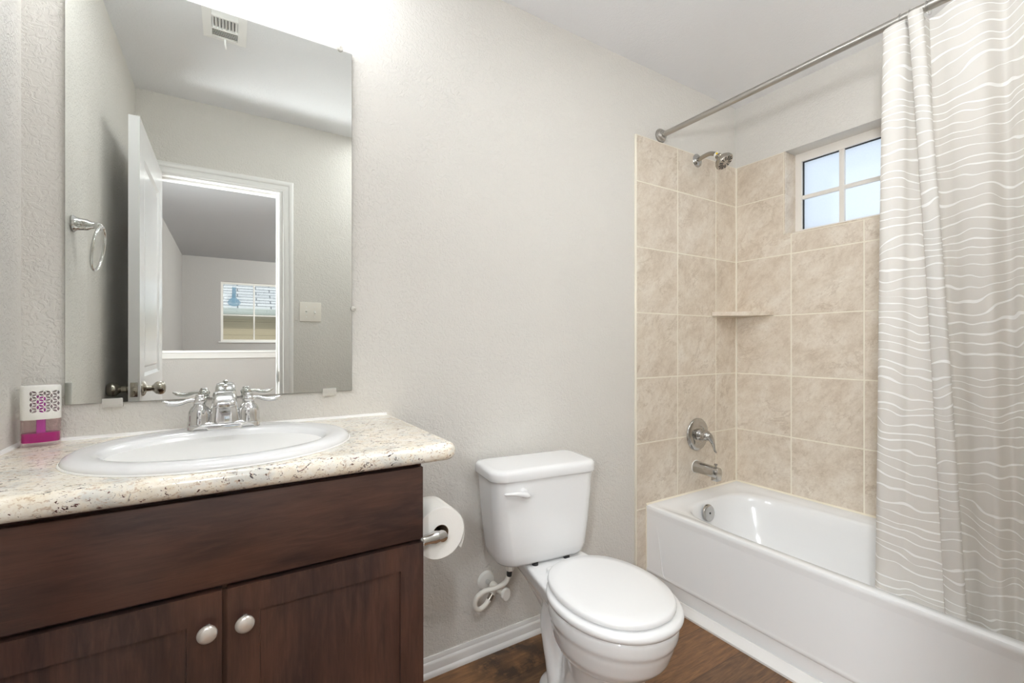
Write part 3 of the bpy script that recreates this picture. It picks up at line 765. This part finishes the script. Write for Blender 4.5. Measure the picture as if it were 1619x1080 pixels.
# air freshener in the corner of the counter
AX, AY = .046, -.052
fr_ = thing('air_freshener', 'scented oil air freshener with pink liquid in the corner of the countertop', 'air freshener', (AX, AY, CT + .0008), math.radians(12))
AW, AD, AH = .0325, .0185, .136
def ov(k, z, e=2.6): return [(x, y, z) for x, y in selli(AW * k, AD * (1 - (1 - k) * 1.75), 48, e)]
bm = B(); loft(bm, [ov(.97, 0), ov(1, .003), ov(1, .0615), ov(.965, .0615), ov(.955, .011), ov(.90, .008)])
link('glass_bottle', bm, M['bottle'], fr_, local=True)
bm = B(); loft(bm, [ov(.935, .0095), ov(.945, .012), ov(.945, .030)]); link('pink_liquid', bm, M['pink'], fr_, local=True)
bm = B(); prism(bm, rrect(-.0075, -.004, .0075, .004, .002, 3), .0115, .112, 'z'); link('wick', bm, M['wick'], fr_, local=True)
bm = B(); loft(bm, [ov(1.0, .0575), ov(1.015, .0585), ov(1.015, AH - .003), ov(.985, AH), ov(.88, AH + .0006), ov(.86, AH - .003), ov(.94, AH - .004), ov(.95, .0585)])
# close the top
bm2 = B(); loft(bm2, [ov(1.0, .0605), ov(1.015, .0615), ov(1.015, AH - .004), ov(.99, AH - .001), ov(.95, AH)]); bm.free()
cov = link('cover', bm2, M['plastic'], fr_, local=True, angle=30)
c = B(); loft(c, [ov(.93, .050), ov(.93, AH - .004)])
cut(cov, c)
c = B()
def petal(u, z, a, L=.0047, w=.0021):
    pts = []
    for k in range(6):
        q = -1 + 2 * k / 6; pts.append((q * L, w * (1 - q * q)))
    for k in range(6):
        q = 1 - 2 * k / 6; pts.append((q * L, -w * (1 - q * q)))
    ca, sa = math.cos(a), math.sin(a)
    prism(c, [(u + x * ca - y * sa, z + x * sa + y * ca) for x, y in pts], -.04, -.004, 'y')
PA = .0124                                   # leaf lattice: a leaf on every edge of a triangular net
for i in range(-4, 8):
    for j in range(-8, 9):
        u0_, z0_ = .0065 + i * PA * math.cos(PI / 6), .1005 + (j + (i % 2) * .5) * PA
        for aa in (PI / 6, PI / 2, -PI / 6):
            u_, z_ = u0_ + PA / 2 * math.cos(aa), z0_ + PA / 2 * math.sin(aa)
            if -.0165 < u_ < .0295 and .0765 < z_ < .1250: petal(u_, z_, aa)
cut(cov, c)

# ================================================================== TOILET
TX, TY = 1.383, -.045
toi = thing('toilet', 'white two-piece toilet with closed lid between the vanity and the tub', 'toilet', (TX, TY, 0), math.radians(-2.0))
# local frame: x to the right, -y forward (w); z up
def egg(cw, rear, front, hw, z, n=56, e=2.0):
    out = []
    for k in range(n):
        t_ = 2 * PI * k / n; c_, s_ = math.cos(t_), math.sin(t_)
        x = hw * math.copysign(abs(c_) ** (2 / e), c_); L = front if s_ > 0 else rear
        out.append((x, -(cw + L * math.copysign(abs(s_) ** (2 / e), s_)), z))
    return out
bm = B()
# bowl
loft(bm, [egg(.42, .10, .10, .10, .15), egg(.43, .125, .13, .118, .222), egg(.437, .155, .165, .142, .243), egg(.442, .176, .187, .158, .272), egg(.445, .188, .199, .167, .312), egg(.446, .190, .202, .1695, .330), egg(.447, .195, .208, .1745, .338), egg(.447, .196, .210, .1755, .355), egg(.447, .196, .210, .175, .374), egg(.447, .190, .204, .169, .381)])
# pedestal and foot
loft(bm, [egg(.36, .19, .185, .122, 0.0, e=2.8), egg(.36, .19, .185, .122, .018, e=2.8), egg(.365, .175, .175, .114, .034, e=2.6), egg(.38, .14, .155, .100, .06, e=2.6), egg(.40, .12, .14, .098, .12, e=2.5), egg(.42, .13, .135, .104, .21, e=2.4)])
# rear deck carrying the tank, and the web below it
def plat(hw0, hw1, w0, w1, z): return [(-hw0, -w0, z), (hw0, -w0, z), (hw1, -w1, z), (-hw1, -w1, z)]
loft(bm, [plat(.050, .085, .16, .36, .23), plat(.070, .110, .09, .36, .30), plat(.092, .140, .03, .36, .350), plat(.098, .150, .022, .37, .385), plat(.097, .140, .023, .30, .393), plat(.094, .120, .026, .255, .396)])
box(bm, (-.062, -.40, .0), (.062, -.245, .33))
# trapway columns on both sides
for s in (-1, 1):
    pts = smoothpath([(s * .070, -.31, .335), (s * .073, -.268, .30), (s * .074, -.250, .245), (s * .074, -.258, .18), (s * .073, -.272, .12), (s * .073, -.290, .06), (s * .076, -.295, .005)], 5)
    tube(bm, pts, [.034, .036, .036, .033, .032, .035, .044], 14)
bowl = link('bowl', bm, M['porcelain'], toi, local=True)
evald(bowl, [('REMESH', dict(mode='VOXEL', voxel_size=.0055, use_smooth_shade=True)), ('SMOOTH', dict(factor=.5, iterations=7))])
bowl.data.materials.clear(); bowl.data.materials.append(M['porcelain'])
bowl.data.polygons.foreach_set('use_smooth', [True] * len(bowl.data.polygons))
for s in (-1, 1):
    bm = B(); lathe(bm, [(.016, 0), (.0165, .006), (.013, .014), (.006, .018), (.0005, .019)], (s * .100, -.275, .016), (0, 0, 1), 20); link('bolt_cap', bm, M['plastic'], toi, local=True)
# seat ring and lid
bm = B()
def seatring(k, z): return egg(.452, .200 * k, .214 * k, .182 * k, z, 64, 2.1)
loft(bm, [seatring(.955, .3825), seatring(.985, .3855), seatring(1.0, .393), seatring(.995, .401), seatring(.965, .406), seatring(.70, .406), seatring(.66, .400), seatring(.66, .381)])
link('seat', bm, M['seat'], toi, local=True, angle=50)
bm = B()
def lidring(k, z): return egg(.447, .207 * k, .198 * k, .165 * k, z, 64, 2.15)
loft(bm, [lidring(.93, .4085), lidring(.975, .4105), lidring(.996, .4125), lidring(1.0, .4175), lidring(.992, .423), lidring(.965, .4275), lidring(.80, .430), lidring(.4, .431)])
link('seat_lid', bm, M['seat'], toi, local=True, angle=50)
for s in (-1, 1):
    bm = B(); box(bm, (s * .07 - .016, -.268, .380), (s * .07 + .016, -.236, .412), .006, 3)
    link('seat_hinge', bm, M['seat'], toi, local=True)
# tank, sitting slightly skewed on the bowl
TR = Matrix.Translation((-.040, -.103, 0)) @ Matrix.Rotation(math.radians(-5.0), 4, 'Z')
def tr(hx, hy, z, r, bow=.0):
    pts = []
    for x, y in rrect(-hx, -hy, hx, hy, r, 7):
        if y < 0: y -= bow * (1 - (x / hx) ** 2)
        pts.append(TR @ Vector((x, y, z)))
    return pts
bm = B()
loft(bm, [tr(.145, .066, .402, .045, .010), tr(.160, .077, .405, .05, .012), tr(.169, .084, .415, .05, .013), tr(.1745, .088, .440, .048, .014), tr(.1835, .0915, .52, .045, .014), tr(.1915, .0935, .62, .042, .014), tr(.1955, .095, .692, .04, .014)])
link('tank', bm, M['porcelain'], toi, local=True, angle=60)
bm = B()
loft(bm, [tr(.196, .0955, .692, .04, .014), tr(.2030, .1015, .6935, .044, .015), tr(.2045, .103, .698, .045, .015), tr(.2045, .103, .716, .045, .015), tr(.2025, .101, .724, .043, .015), tr(.1960, .0945, .7295, .038, .014), tr(.180, .080, .731, .03, .012)])
link('tank_lid', bm, M['porcelain'], toi, local=True, angle=60)
bm = B()
a = TR @ Vector((-.098, -.107, .658))
def tp_(x, y, z): return TR @ Vector((x, y, z))
lathe(bm, [(.015, -.006), (.015, .006), (.012, .010)], tp_(-.098, -.103, .655), TR.to_3x3() @ Vector((0, -1, 0)), 22)
tube(bm, smoothpath([tp_(-.084, -.117, .648), tp_(-.100, -.122, .654), tp_(-.122, -.124, .660), tp_(-.145, -.122, .662), tp_(-.166, -.117, .662), tp_(-.172, -.115, .662)], 5), [.008, .0165, .0125, .0088, .0085, .003], 18, flat=.6)
link('flush_lever', bm, M['seat'], toi, local=True)
bm = B()
for s in (-1, 1):
    p = TR @ Vector((s * .062 + .02, -.078, 0)); lathe(bm, [(.011, .390), (.011, .406)], (p.x, p.y, 0), (0, 0, 1), 14)
q = TR @ Vector((0, -.02, 0)); lathe(bm, [(.040, .390), (.040, .406)], (q.x, q.y, 0), (0, 0, 1), 24)
link('tank_gasket', bm, M['rubber'], toi, local=True)

# shut-off valve and supply hose
sup = thing('shutoff_valve', 'white water shut-off valve and looped supply hose on the wall beside the toilet', 'valve', (1.217, 0, .268))
bm = B(); lathe(bm, [(.034, 0), (.034, .003), (.029, .009), (.013, .012)], (1.217, 0, .268), (0, -1, 0), 32); link('escutcheon', bm, M['plastic'], sup)
bm = B(); lathe(bm, [(.008, .005), (.008, .045)], (1.217, 0, .268), (0, -1, 0), 16); link('stub_pipe', bm, M['chrome'], sup)
bm = B(); lathe(bm, [(.011, .038), (.0145, .042), (.0145, .056), (.012, .060), (.0125, .078), (.010, .086), (.009, .112)], (1.217, 0, .268), (0.12, -1, -.04), 20)
tube(bm, [(1.219, -.066, .266), (1.204, -.068, .246)], [.009, .009], 14); link('valve_body', bm, M['hose'], sup)
bm = B(); lathe(bm, [(.009, .108), (.021, .111), (.0215, .118), (.019, .122), (.004, .1225)], (1.217, 0, .268), (0.16, -1, -.05), 26, sx=.85, sy=1.1); link('valve_handle', bm, M['plastic'], sup)
bm = B(); tube(bm, [(1.206, -.0675, .249), (1.192, -.070, .234)], [.0095, .0095], 14); link('crimp_sleeve', bm, M['nickel'], sup)
bm = B(); tube(bm, [(1.229, -.146, .344), (1.230, -.150, .368)], [.0092, .0092], 14); link('crimp_sleeve', bm, M['rubber'], sup)
bm = B(); tube(bm, smoothpath([(1.195, -.0695, .237), (1.175, -.073, .222), (1.148, -.078, .217), (1.130, -.083, .235), (1.134, -.089, .268), (1.160, -.100, .288), (1.196, -.118, .298), (1.222, -.138, .320), (1.229, -.146, .350)], 7), .0085, 14); link('supply_hose', bm, M['hose'], sup)
bm = B(); lathe(bm, [(.0125, .364), (.0150, .368), (.0150, .388), (.012, .393), (.012, .408)], (1.230, -.150, 0), (0, 0, 1), 8); link('coupling_nut', bm, M['plastic'], sup)

# toilet paper holder on the side of the vanity, and its roll
RX, RZ = .852, .675
tph = thing('toilet_paper_holder', 'chrome two-post toilet paper holder on the right side of the vanity', 'toilet paper holder', (VX1_, -.39, RZ))
for y in (-.450, -.335):
    bm = B(); lathe(bm, [(.024, 0), (.024, .004), (.018, .008), (.012, .014), (.0125, .030), (.0155, .044), (.0135, .060), (.0115, .066)], (VX1_, y, RZ - .004), (1, 0, .06), 28)
    lathe(bm, [(.004, -.016), (.0115, -.0135), (.0135, -.006), (.0135, .006), (.0115, .0135), (.004, .016)], (RX - .003, y, RZ), (0, 1, 0), 26)
    link('post', bm, M['chrome'], tph)
bm = B(); lathe(bm, [(.0075, 0), (.0075, .112)], (RX, -.448, RZ), (0, 1, 0), 20); link('roller', bm, M['chrome'], tph)
rl = thing('toilet_paper_roll', 'full white toilet paper roll on the chrome holder beside the vanity', 'toilet paper', (RX, -.39, RZ))
bm = B(); RR = .0635
lathe(bm, [(.021, -.0495), (RR - .001, -.0495), (RR, -.0485), (RR, .0485), (RR - .001, .0495), (.021, .0495)], (RX, -.389, RZ), (0, 1, 0), 56, caps=False)
link('paper', bm, M['tissue'], rl)
bm = B(); lathe(bm, [(.0212, -.049), (.0212, .049), (.0198, .049), (.0198, -.049), (.0212, -.049)], (RX, -.389, RZ), (0, 1, 0), 32, caps=False); link('core', bm, M['card'], rl)
bm = B(); rr = []
for k in range(9):
    a = math.radians(75 - k * 9.5) ; rr.append((RX + (RR + .0007) * math.cos(a), RZ + (RR + .0007) * math.sin(a)))
x0, z0 = rr[-1]
for k in range(1, 6): rr.append((x0 + .0010 * k - .00055 * k * k, z0 - .0095 * k))
loft(bm, [[(x, -.4375, z), (x, -.3405, z), (x + .0009, -.3405, z), (x + .0009, -.4375, z)] for x, z in rr]); link('loose_sheet', bm, M['tissue'], rl)

# ================================================================== TUB AND SHOWER
TXF, TZR = 2.0665, .392
tub = thing('bathtub', 'white alcove bathtub with plain apron along the right wall', 'bathtub', ((TXF + W) / 2, -.75, 0))
X0, X1, Y0, Y1 = TXF, W - TT - .001, YF + .001, -TT - .001
bcx, bcy = 2.405, -.775
NB = 96
def orect(x0, x1, y0, y1, z):
    out = []
    for k in range(NB):
        t_ = 2 * PI * k / NB; c_, s_ = math.cos(t_), math.sin(t_)
        hx = (x1 - x0) / 2; hy = (y1 - y0) / 2; m = max(abs(c_), abs(s_)); out.append(((x0 + x1) / 2 + hx * c_ / m, (y0 + y1) / 2 + hy * s_ / m, z))
    return out
def oin(a, b, z, e=3.2, cx=bcx, cy=bcy):
    out = []
    for k in range(NB):
        t_ = 2 * PI * k / NB; c_, s_ = math.cos(t_), math.sin(t_); m = max(abs(c_), abs(s_)); c1, s1 = c_ / m, s_ / m
        q = (abs(c1) ** e + abs(s1) ** e) ** (1 / e); out.append((cx + a * c1 / q, cy + b * s1 / q, z))
    return out
bm = B()
loft(bm, [orect(X0 + .003, X1, Y0, Y1, .33), orect(X0 + .0005, X1, Y0, Y1, .375), orect(X0, X1, Y0, Y1, .384), orect(X0 + .003, X1, Y0, Y1, .390), orect(X0 + .010, X1 - .002, Y0 + .002, Y1 - .002, .3925),
          orect(X0 + .030, X1 - .065, Y0 + .05, Y1 - .052, .3925), orect(X0 + .034, X1 - .070, Y0 + .055, Y1 - .057, .389),
          oin(.290, .675, .387, 6), oin(.283, .667, .384, 5.0), oin(.276, .659, .374, 4.6), oin(.268, .648, .33, 4.2), oin(.255, .625, .22, 3.6), oin(.235, .59, .12, 3.2), oin(.205, .55, .075, 3.0), oin(.12, .40, .062, 2.6), oin(.02, .05, .060, 2.0)], False, True)
link('tub_shell', bm, M['acrylic'], tub, angle=42)
bm = B()  # apron with a low ridge near the floor and an angled end relief
prof = [(X0 + .004, .384), (X0 + .0015, .380), (X0 + .003, .105), (X0 + .001, .098), (X0 - .0005, .092), (X0 + .001, .086), (X0 + .006, .080), (X0 + .006, .002), (X0 + .02, .002), (X0 + .02, .384)]
prism(bm, prof, Y0, Y1, 'y')
tube(bm, smoothpath([(X0 + .0028, -.070, .31), (X0 + .0024, -.083, .23), (X0 + .0022, -.100, .125), (X0 + .0015, -.112, .096), (X0 + .0012, -.16, .0925), (X0 + .0012, -.30, .092)], 6), [.0012, .0022, .0026, .0026, .002, .001], 8)
link('apron', bm, M['acrylic'], tub, angle=30)
bm = B(); prism(bm, [(X0 - .0012, .0), (X0 + .004, .0), (X0 + .004, .386), (X0 - .0012, .386)], Y1 - .002, Y1 + .003, 'y'); prism(bm, [(W - TT - .007, .391), (W - TT, .391), (W - TT, .400)], Y0, Y1, 'y')
prism(bm, [(Y1 - .006, .391), (Y1 + .001, .391), (Y1 + .001, .399)], X0, X1, 'x')
link('caulk_line', bm, M['tubcaulk'], tub, smooth=False)
ocx, ocz = 2.352, .338
bm = B(); lathe(bm, [(.040, 0), (.040, .006), (.037, .011), (.032, .0125), (.005, .013), (.0045, .010)], (2.352, -.133, ocz), (0, -1, .12), 36); ovp = link('overflow_plate', bm, M['tubchrome'], tub)
bm = B(); lathe(bm, [(.0045, .0131), (.004, .0145), (.0005, .0147)], (2.352, -.133, ocz), (0, -1, .12), 12); link('screw', bm, M['rubber'], ovp)

sp_o = thing('tub_spout', 'chrome tub spout with pull-up diverter low on the tiled wall', 'tub spout', (2.432, -TT, .520))
bm = B(); pts = [(2.432, -TT, .520), (2.432, -.03, .520), (2.432, -.07, .519), (2.432, -.11, .516), (2.432, -.138, .513)]
rings = []
for (x, y, z), (hx, hz, e) in zip(pts, ((.031, .031, 2.2), (.0285, .0285, 2.3), (.026, .0265, 2.6), (.024, .0265, 3.0), (.0225, .027, 3.4))):
    rings.append([(x + u, y, z + v) for u, v in selli(hx, hz, 32, e)])
rings.append([(2.432 + u, -.141, .513 + v) for u, v in selli(.020, .0245, 32, 3.4)])
loft(bm, rings); box(bm, (2.432 - .020, -.140, .476), (2.432 + .020, -.108, .505), .004)
link('spout_body', bm, M['tubchrome'], sp_o)
bm = B(); lathe(bm, [(.004, 0), (.004, .012), (.008, .014), (.008, .019), (.006, .021)], (2.432, -.122, .538), (0, 0, 1), 16); link('diverter_knob', bm, M['tubchrome'], sp_o)
bm = B(); lathe(bm, [(.033, 0), (.033, .005)], (2.432, -TT + .001, .520), (0, -1, 0), 30); link('sealant_ring', bm, M['caulk'], sp_o)

sv_o = thing('shower_valve', 'round chrome shower valve plate with curved lever above the tub spout', 'faucet', (2.444, -TT, .684))
bm = B(); lathe(bm, [(.083, 0), (.083, .003), (.080, .007), (.066, .011), (.045, .013), (.043, .010), (.036, .010)], (2.444, -TT, .684), (0, -1, 0), 48); link('valve_plate', bm, M['tubchrome'], sv_o)
bm = B(); lathe(bm, [(.030, .008), (.029, .020), (.024, .026), (.022, .040), (.0255, .044), (.0255, .060), (.020, .068), (.006, .071)], (2.444, -TT, .684), (0, -1, 0), 32)
tube(bm, smoothpath([(2.441, -.058, .694), (2.448, -.072, .684), (2.460, -.080, .662), (2.470, -.084, .635), (2.475, -.087, .612), (2.481, -.093, .600)], 6), [.014, .022, .0185, .0125, .009, .0065, .004], 20, flat=.8)
link('lever', bm, M['tubchrome'], sv_o)

sh = thing('wall_shower', 'chrome shower head on a bent arm high on the tiled wall', 'shower head', (2.444, -TT, 2.086))
hd = Vector((.14, -.62, -.77)).normalized(); j = Vector((2.444, -.118, 2.078))
bm = B(); lathe(bm, [(.034, 0), (.033, .004), (.026, .010), (.012, .013)], (2.444, -TT + .001, 2.086), (0, -1, 0), 32); link('wall_flange', bm, M['tubchrome'], sh)
bm = B(); tube(bm, smoothpath([(2.444, -.010, 2.086), (2.444, -.045, 2.094), (2.444, -.080, 2.096), tuple(j + Vector((0, .012, .008))), tuple(j)], 7), .0105, 16); link('arm', bm, M['nickel'], sh)
bm = B(); lathe(bm, [(.0128, -.006), (.0128, .009)], j, hd, 20); tape = link('thread_seal', bm, M['plastic'], sh)
bm = B(); qx = Vector((-.75, -.55, .1)); qx = (qx - hd * qx.dot(hd)).normalized(); lathe(bm, [(.0055, 0), (.005, .0012)], j + qx * .0118 + hd * .002, qx, 14); link('sticker', bm, M['yellow'], tape)
bm = B(); lathe(bm, [(.011, .004), (.0155, .010), (.017, .020), (.014, .024), (.020, .028), (.033, .036), (.042, .048), (.0445, .058), (.043, .063)], j, hd, 36); head = link('spray_head', bm, M['nickel'], sh)
bm = B(); lathe(bm, [(.0425, .0625), (.041, .0655), (.012, .0665), (.0005, .067)], j, hd, 36); face = link('spray_face', bm, M['tubchrome'], head)
bm = B(); fx, fy, fd = frame_of(hd)
for k in range(12):
    a = 2 * PI * k / 12; r = fx * math.cos(a) + fy * math.sin(a)
    tube(bm, [j + fd * .0662 + r * .015, j + fd * .0658 + r * .036], [.0018, .0028], 8)
link('nozzle', bm, M['dark'], head)

# corner shelf of matching stone
sf = thing('corner_shelf', 'triangular stone soap shelf in the tiled corner of the tub', 'shelf', (W - .1, -.1, 1.295))
bm = B(); poly = [(W - TT, -TT), (2.566, -TT), (2.566, -.012), (W - .012, -.212), (W - TT, -.212)]
loft(bm, [[(x, y, 1.2935) for x, y in poly], [(x, y, 1.3155) for x, y in poly]])
es = [e for e in bm.edges]; bmesh.ops.bevel(bm, geom=es, offset=.0015, segments=1, affect='EDGES')
link('shelf_slab', bm, M['tile'], sf, smooth=False)

# curtain rod
RDX, RDZ = 2.175, 2.150
rod = thing('curtain_rod', 'brushed nickel shower curtain rod running high across the tub opening', 'curtain rod', (RDX, -.75, RDZ))
bm = B(); lathe(bm, [(.0125, 0), (.0125, .92)], (RDX, 0, RDZ), (0, -1, 0), 24); lathe(bm, [(.0128, .9199), (.0135, .92), (.0135, 1.4999)], (RDX, 0, RDZ), (0, -1, 0), 24); link('tube', bm, M['rod'], rod)
for y, s in ((0, -1), (YF, 1)):
    bm = B(); lathe(bm, [(.0335, 0), (.0340, .004), (.0315, .009), (.026, .0115), (.025, .016), (.0215, .021), (.0165, .0225), (.016, .027)], (RDX, y, RDZ), (0, s, 0), 36); link('flange', bm, M['rod'], rod)

# shower curtain: folded sheet hanging inside the tub
cur = thing('shower_curtain', 'frosted shower curtain with white wavy lines bunched at the right of the tub', 'curtain', (2.15, -1.15, .2))
# (y_top, x_top, y_bottom, x_bottom)
K = [(-.905, 2.195, -.868, 2.200), (-.889, 2.158, -.862, 2.172), (-.900, 2.132, -.872, 2.146), (-.926, 2.124, -.893, 2.140), (-.948, 2.138, -.925, 2.150), (-.957, 2.160, -.945, 2.158),
     (-.973, 2.186, -.985, 2.152), (-.988, 2.200, -1.03, 2.158), (-.985, 2.160, -1.055, 2.170),
     (-.958, 2.140, -1.040, 2.150), (-.958, 2.126, -1.052, 2.136), (-.972, 2.118, -1.070, 2.132), (-.988, 2.122, -1.086, 2.136), (-.9905, 2.136, -1.087, 2.150), (-.978, 2.165, -1.074, 2.176),
     (-.984, 2.188, -1.078, 2.196), (-1.008, 2.188, -1.098, 2.192), (-1.036, 2.174, -1.116, 2.178), (-1.072, 2.166, -1.135, 2.166), (-1.108, 2.172, -1.150, 2.158), (-1.140, 2.200, -1.170, 2.185),
     (-1.165, 2.178, -1.195, 2.160), (-1.200, 2.150, -1.225, 2.146), (-1.235, 2.165, -1.25, 2.165), (-1.26, 2.200, -1.275, 2.195), (-1.29, 2.165, -1.30, 2.160), (-1.33, 2.145, -1.335, 2.146), (-1.365, 2.19, -1.365, 2.19), (-1.40, 2.15, -1.40, 2.15), (-1.44, 2.16, -1.44, 2.16), (-1.465, 2.19, -1.465, 2.19)]
topc = smoothpath([(x, y, 0) for y, x, _, _ in K], 7); botc = smoothpath([(x, y, 0) for _, _, y, x in K], 7)
nu = len(topc); nv = 60; ZT, ZB = 2.128, .27
bm = B(); uvl = bm.loops.layers.uv.new('UVMap')
us = [0.0]
for i in range(1, nu): us.append(us[-1] + ((topc[i] - topc[i - 1]).length + (botc[i] - botc[i - 1]).length) / 2)
grid = []
for i in range(nu):
    col = []
    # hem sags a little between hooks
    sag = .012 * (.5 - .5 * math.cos(2 * PI * us[i] / .152)) 
    for k in range(nv + 1):
        s = k / nv; e = s ** .9
        p = topc[i].lerp(botc[i], e)
        wob = .0035 * math.sin(5 * s + us[i] * 9) * math.sin(PI * s)
        z = (ZT - sag) * (1 - s) + ZB * s
        v = bm.verts.new((p.x + wob, p.y + wob * .6, z)); col.append((v, (us[i], z)))
    grid.append(col)
for i in range(nu - 1):
    for k in range(nv):
        q = (grid[i][k], grid[i + 1][k], grid[i + 1][k + 1], grid[i][k + 1])
        f = bm.faces.new([a[0] for a in q])
        for lp, a in zip(f.loops, q): lp[uvl].uv = a[1]
link('sheet', bm, M['curtain'], cur, angle=180)

HK = [(-.9525, 'clear curtain hook on the rod in the gap between the first two folds'), (-.992, 'clear curtain hook on the rod beside the wide right panel of the curtain'), (-.928, 'clear curtain hook on the rod over the leftmost curtain fold')]
proto = None
for y, lab in HK:
    if proto is None:
        proto = thing('curtain_hook', lab, 'curtain hook', (RDX, y, RDZ), 0, 'clear hooks on the curtain rod')
        bm = B(); tube(bm, [(.0195 * math.cos(q), .0012 * math.sin(q), -.0055 + .0195 * math.sin(q)) for q in [2 * PI * k / 30 for k in range(30)]], .0021, 10, closed=True); link('hook_ring', bm, M['clearhook'], proto, local=True)
        bm = B(); tube(bm, smoothpath([(-.012, .004, -.020), (-.026, .004, -.026), (-.036, .003, -.036), (-.034, .002, -.046), (-.024, .001, -.048)], 4), .0021, 10); link('hook_tip', bm, M['clearhook'], proto, local=True)
    else:
        c = proto.copy(); COL.objects.link(c); c.location = (RDX, y, RDZ); c['label'] = lab
        for ch in list(proto.children):
            d = ch.copy(); COL.objects.link(d); d.parent = c

# ================================================================== SMALL THINGS SEEN IN THE MIRROR
tr_o = thing('towel_ring', 'chrome towel ring on the left wall, seen in the mirror', 'towel ring', (0, -.412, 1.512))
bm = B(); lathe(bm, [(.025, 0), (.026, .004), (.022, .008), (.019, .012), (.0175, .030), (.0165, .036), (.0105, .046), (.0095, .056)], (0, -.412, 1.512), (1, 0, 0), 28)
lathe(bm, [(.004, -.013), (.0105, -.010), (.0125, 0), (.0105, .010), (.004, .013)], (.060, -.412, 1.510), (0, 1, 0), 22); link('mount', bm, M['chrome'], tr_o)
bm = B(); tube(bm, [(.060 + .010 * math.cos(a), -.412 + .066 * math.sin(a), 1.442 + .068 * math.cos(a)) for a in [2 * PI * k / 40 for k in range(40)]], .0042, 12, closed=True); link('ring', bm, M['chrome'], tr_o)

sw = thing('light_switch', 'light almond double toggle switch plate beside the doorway, seen in the mirror', 'light switch', (.822, YF, 1.340))
bm = B(); box(bm, (.822 - .0600, YF, 1.340 - .0585), (.822 + .0600, YF + .006, 1.340 + .0585), .003, 3); link('cover_plate', bm, M['almond'], sw)
for s, up in ((-1, 1), (1, -1)):
    x = .822 + s * .0235
    bm = B(); box(bm, (x - .0052, YF + .005, 1.340 - .012), (x + .0052, YF + .0066, 1.340 + .012), .0004, 1)
    fr2 = link('toggle_surround', bm, M['plastic'], sw)
    bm = B(); tube(bm, [(x, YF + .004, 1.340), (x, YF + .016, 1.340 + up * .008)], [.0048, .0040], 10); link('toggle', bm, M['plastic'], fr2)
    for dz in (-.030, .030):
        bm = B(); lathe(bm, [(.0032, 0), (.003, .001)], (x, YF + .006, 1.340 + dz), (0, 1, 0), 12); link('screw', bm, M['vent'], sw)

ven = thing('ceiling_vent', 'white three-way air register on the ceiling, seen in the mirror', 'vent', (.392, -.715, H))
vx0, vx1, vy0, vy1 = .315, .469, -.842, -.585
bm = B(); o2, i2 = rrect(vx0, vy0, vx1, vy1, .002, 2), rrect(vx0 + .031, vy0 + .030, vx1 - .031, vy1 - .030, .001, 2)
loft(bm, [[(x, y, H) for x, y in o2], [(x, y, H - .003) for x, y in o2], [(x, y, H - .009) for x, y in i2], [(x, y, H - .001) for x, y in i2]], False, False); link('frame', bm, M['vent'], ven, angle=20)
bm = B(); box(bm, (vx0 + .032, vy0 + .031, H - .0008), (vx1 - .032, vy1 - .031, H + .0002)); link('duct_opening', bm, M['dark'], ven, smooth=False)
ix0, ix1, iy0, iy1 = vx0 + .031, vx1 - .031, vy0 + .030, vy1 - .030
m0, m1 = iy0 + .058, iy1 - .058
for y in (m0, m1):
    bm = B(); box(bm, (ix0, y - .004, H - .009), (ix1, y + .004, H - .001)); link('divider', bm, M['vent'], ven, smooth=False)
for k in range(8):
    x = ix0 + (k + .5) * (ix1 - ix0) / 8
    bm = B(); q = .0045; prism(bm, [(x - q, H - .009), (x - q + .0016, H - .0095), (x + q, H - .0015), (x + q - .0016, H - .001)], m0 + .004, m1 - .004, 'y'); link('louvre', bm, M['vent'], ven, smooth=False)
for a, b, s in ((iy0, m0 - .004, 1), (m1 + .004, iy1, -1)):
    for k in range(5):
        y = a + (k + .5) * (b - a) / 5; q = .0052 * s
        bm = B(); prism(bm, [(y + q, H - .009), (y + q - .0016 * s, H - .0095), (y - q, H - .0015), (y - q + .0016 * s, H - .001)], ix0, ix1, 'x'); link('louvre', bm, M['vent'], ven, smooth=False)
bm = B(); tube(bm, smoothpath([(.392, vy0 + .022, H - .006), (.392, vy0 + .016, H - .022), (.394, vy0 + .004, H - .030), (.395, vy0 - .006, H - .030)], 4), [.0036, .0036, .003], 10); link('damper_lever', bm, M['vent'], ven)
